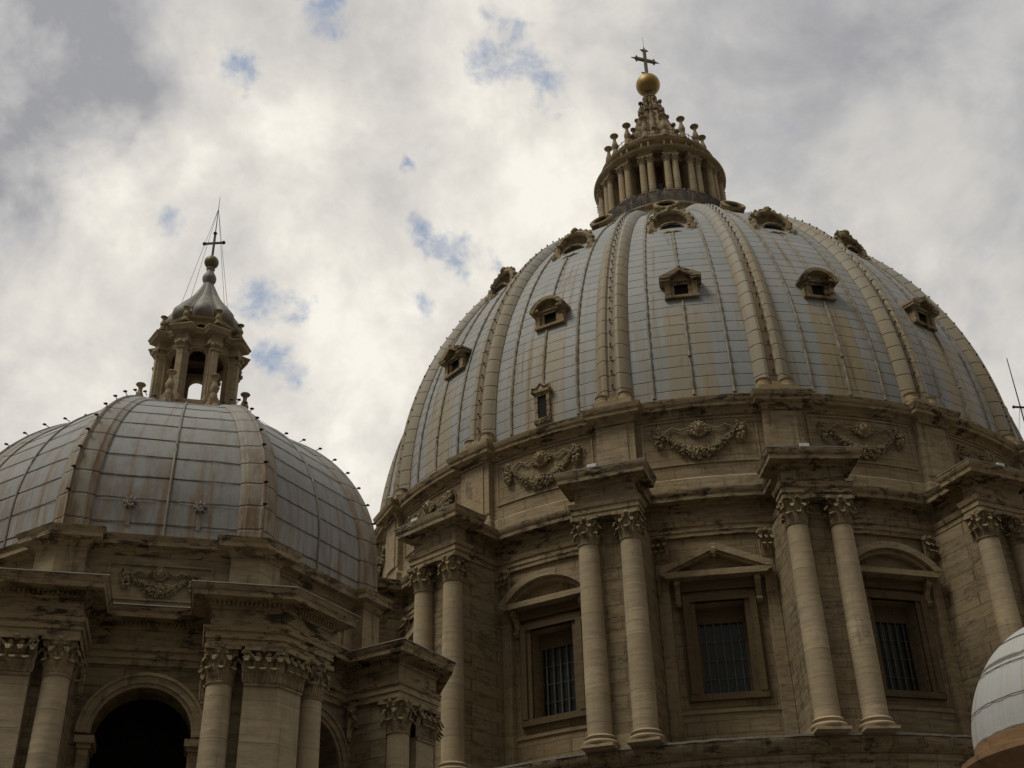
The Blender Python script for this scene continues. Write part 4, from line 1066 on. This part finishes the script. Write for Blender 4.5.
h = MB(); h.add([(.26*cos(a), -1.785, 38.48+.18*sin(a)) for a in [k*2*pi/14 for k in range(14)]], [tuple(range(14))]); h.build('opening', 'void', o2, 0); around(o2, SL, ALLF)
# onion roof with ribs
OP = [(1.80, 39.1), (2.02, 39.22), (2.12, 39.5), (2.06, 39.85), (1.84, 40.15), (1.56, 40.52), (1.24, 40.92), (.93, 41.35), (.65, 41.85), (.42, 42.35), (.26, 42.7)]
v_ = []; f_ = []; n_ = 64
for r, z in OP:
    for i in range(n_): a = 2*pi*i/n_; qq = r*(.80+.22*abs(cos(a*4))**.7); v_.append((*pol(a, qq), z))
for j in range(len(OP)-1):
    for i in range(n_): f_.append((j*n_+i, j*n_+(i+1) % n_, (j+1)*n_+(i+1) % n_, (j+1)*n_+i))
on = MB().add(v_, f_); on.lathe([(.30, 42.65), (.33, 42.75), (.40, 42.93), (.40, 43.1), (.33, 43.28), (.24, 43.45), (.20, 43.6), (.26, 43.72), (.2, 43.85)], 20)
ono = on.build('onion_roof', 'onion', SL, 50)
for k in range(8):
    a = (k+.5)*OC; rbm = MB().tube([(*pol(a, r*.83+.02), z) for r, z in OP], [.075-.004*i for i in range(len(OP))], 6); rbm.build('roof_rib', 'onion', SL)
bl = MB().lathe([(.42*sin(a)+1e-4, 44.24-.42*cos(a)) for a in [k*pi/16 for k in range(17)]], 28); bl.build('ball', 'bronze', SL, 80)
cx = MB(); cx.box(-.055, .055, -.055, .055, 44.6, 46.4); cx.box(-.56, .56, -.05, .05, 45.62, 45.73)
for x, z in ((-.58, 45.675), (.58, 45.675), (0, 46.42)): cx.blob((x, 0, z), .12, jit=.03)
cx.tube([(0, 0, 46.4), (0, 0, 49.2)], [.035, .015], 5); cxo = cx.build('cross', 'iron', SL); cxo.rotation_euler = (0, 0, -.30)
st = MB()
for k in range(4): a = (k+.5)*pi/2; st.tube([(0, 0, 48.3), (*pol(a, 2.0), 39.3)], .011, 4)
st.build('stay_wire', 'iron', SL)
c4 = candelabrum(.95, .14).mesh('small_finial'); c4.materials.append(M_['stone']); c5 = candelabrum(1.6, .19).mesh('candelabrum'); c5.materials.append(M_['stone'])
for k in range(8):
    a = (k+.5)*OC; x, y = pol(a, 2.28); inst('small_finial', c4, SL, (x, y, 38.5), 0)
    x, y = pol(a, 2.98); inst('candelabrum', c5, SL, (x, y, 33.2), 0)
    vb = MB(); vb.box(-.28, .28, -3.3, -2.5, 31.7, 33.2); vb.tube([(0, -3.3, 32.8), (0, -3.5, 32.5), (0, -3.35, 32.2)], .2, 6); vbo = vb.build('candelabrum_foot', 'stone', SL); vbo.rotation_euler = (0, 0, a)
# roof body below the side dome
lo2 = MB().lathe([(13.9, -1.7), (13.9, 4.9), (14.2, 5.0), (14.2, 5.25), (10, 5.3)], 8, ph=q); lo2.build('base_storey', 'wallb', SD, 20)
# ================================================================== SMALL PALE CUPOLA (bottom right)
CU = empty('cupola', (6.74, -75.55, 0), .1, 'small pale lead cupola over an ochre cornice at the bottom right edge', 'cupola')
v_ = []; uv_ = []; f_ = []
CZ = 5.55
for j in range(19):
    t = j/18*1.52; r = .12+1.98*cos(t); z = CZ+.35+2.35*sin(t)
    if j == 0: pass
    for i in range(33): a = 2*pi*i/32; v_.append((*pol(a, r), z)); uv_.append((i/32*8, 2.1*t+.01))
for j in range(18):
    for i in range(32): k = j*33+i; f_.append((k, k+1, k+34, k+33))
cu = MB().add(v_, f_, uv_); cu.build('cupola_roof', 'leadc', CU, 60)
c_ = MB().lathe([(1.9, -1.7), (1.9, 4.75), (1.98, 4.85), (2.02, 5.1), (2.25, 5.3), (2.42, 5.52), (2.42, 5.62), (2.1, 5.72), (2.1, 5.95)], 48); c_.build('cupola_drum', 'terra', CU, 30)
h = MB().lathe([(.30, 8.15), (.3, 8.4), (.15, 8.5), (.28, 8.75), (.02, 9.0)], 16); h.build('cupola_finial', 'stone', CU)
w_ = MB()
for zz in (.62, 1.28, 1.85):
    s__ = math.asin(min(.99, (zz-.0)/2.35)); r = .12+2.0*cos(s__); w_.tube([(*pol(2*pi*i/40, r), CZ+.35+zz+random.uniform(-.01, .01)) for i in range(40)], .009, 4, True)
w_.build('sheet_welt', 'wood', CU)
# ================================================================== LIGHTNING MAST at the right edge
MS = empty('lightning_mast', (23.45, -19.8, 0), .3, 'thin iron lightning mast with a small cross, beyond the right shoulder of the great dome', 'mast')
m_ = MB().tube([(0, 0, -1.7), (0, 0, 30), (0, 0, 47.2)], [.16, .09, .03], 6); m_.build('mast_pole', 'iron', MS)
m_ = MB(); m_.box(-.5, .5, -.05, .05, 43.0, 43.12)
for x in (-.5, .5): m_.blob((x, 0, 43.06), .12, jit=.02)
m_.build('cross_arm', 'iron', MS)
m_ = MB()
for k in range(4): m_.tube([(0, 0, 43.3), (*pol(k*pi/2+.4, 3.5), 33)], .010, 4)
m_.build('stay_wire', 'iron', MS)
# ================================================================== FLOODLIGHTS on the buttress cornices
def floodlight(k, t, label):
    a = PHI+(k-.5)*BW; x, y = pol(a, 33.0, t)
    e = empty('floodlight', (x, y, 35.0), a, label, 'floodlight', 'floodlights on the drum cornices')
    b_ = MB(); b_.box(-.30, .30, -.18, .16, .10, .34); b_.box(-.25, .25, -.21, -.17, .13, .31); b_.build('housing', 'white', e)
    l_ = MB()
    for g_ in (-1, 1): l_.box(g_*.315-.02, g_*.315+.02, -.05, .05, -.0, .34)
    l_.box(-.4, .4, -.1, .1, 0, .03); l_.build('stand', 'iron', e)
    return e
floodlight(0, -.50, 'white floodlight box on the buttress cornice left of the gable-topped middle window')
floodlight(1, -.45, 'white floodlight box on the buttress cornice right of the gable-topped middle window')
floodlight(2, .10, 'white floodlight box on the cornice of the rightmost buttress')
floodlight(-1, -1.2, 'white floodlight box on the cornice of the leftmost full buttress')
# ================================================================== VISITORS on the lantern gallery
def person_mesh(seed):
    me = bpy.data.meshes.new('person'); rnd = random.Random(seed); ar = rnd.uniform(.1, .3); ln = rnd.uniform(-.05, .1)
    P = [(0, 0, .95), (0, -.01-ln*.3, 1.2), (0, -ln*.6, 1.42), (0, -.01-ln, 1.52), (0, -.03-ln, 1.64), (0, -.02-ln, 1.74),
         (-.17, -ln*.6, 1.40), (-.25, -.06, 1.14), (-.2, -.06-ar, .98), (-.19, -.12-ar, .95), (.17, -ln*.6, 1.40), (.25, -.06, 1.14), (.2, -.06-ar, .98), (.19, -.12-ar, .95),
         (-.1, 0, .88), (-.11, -.01, .48), (-.12, .02, .08), (-.13, -.14, .03), (.1, 0, .88), (.11, -.01, .48), (.12, .02, .08), (.13, -.14, .03)]
    Ed = [(0, 1), (1, 2), (2, 3), (3, 4), (4, 5), (2, 6), (6, 7), (7, 8), (8, 9), (2, 10), (10, 11), (11, 12), (12, 13), (0, 14), (14, 15), (15, 16), (16, 17), (0, 18), (18, 19), (19, 20), (20, 21)]
    Rr = [.15, .13, .13, .055, .10, .085, .065, .045, .035, .04, .065, .045, .035, .04, .09, .06, .045, .04, .09, .06, .045, .04]
    me.from_pydata(P, Ed, []); ob = bpy.data.objects.new('person', me); COL.objects.link(ob)
    md = ob.modifiers.new('skin', 'SKIN')
    for i, r in enumerate(Rr): me.skin_vertices[0].data[i].radius = (r, r*.8); me.skin_vertices[0].data[i].use_root = (i == 0)
    ob.modifiers.new('sub', 'SUBSURF').levels = 1; ob.modifiers['sub'].render_levels = 1
    dg = bpy.context.evaluated_depsgraph_get(); nm = bpy.data.meshes.new_from_object(ob.evaluated_get(dg)); nm.name = 'person'
    bpy.data.objects.remove(ob)
    return nm
protos = []
for sd, clr in enumerate(((.03, .03, .04), (.30, .28, .26), (.22, .04, .03))):
    nm = person_mesh(sd); mt = simple('clothing', clr, .9, 0., .2, 8.); nm.materials.clear(); nm.materials.append(mt); nm.materials.append(M_['skin']); nm.shade_smooth()
    for p in nm.polygons:
        if p.center.z > 1.5: p.material_index = 1
    protos.append(nm)
hm = MB().blob((0, .0, 1.725), .112, (.95, 1.05, .85), .02, 10, 6); hmm = hm.mesh('hair'); hmm.materials.append(M_['hair'])
rnd = random.Random(5)
ang = sorted(rnd.uniform(-1.25, 1.25) for _ in range(20))
for i, a in enumerate(ang):
    a = -1.25+2.5*(i+rnd.uniform(.1, .9))/20
    x, y = pol(PHI+a, 6.72); ob = inst('person', protos[i % 3], None, (x, y, 76.45), PHI+a+rnd.uniform(-.4, .4))
    clo = ('dark', 'pale', 'red')[i % 3]
    tag(ob, 'visitor in %s clothes leaning on the gallery railing at the foot of the great lantern' % clo, 'person', 'visitors on the lantern gallery in %s clothes' % clo)
    ob.scale = (1, 1, .9+.14*rnd.random()); inst('hair', hmm, ob, (0, .01, .02), 0)
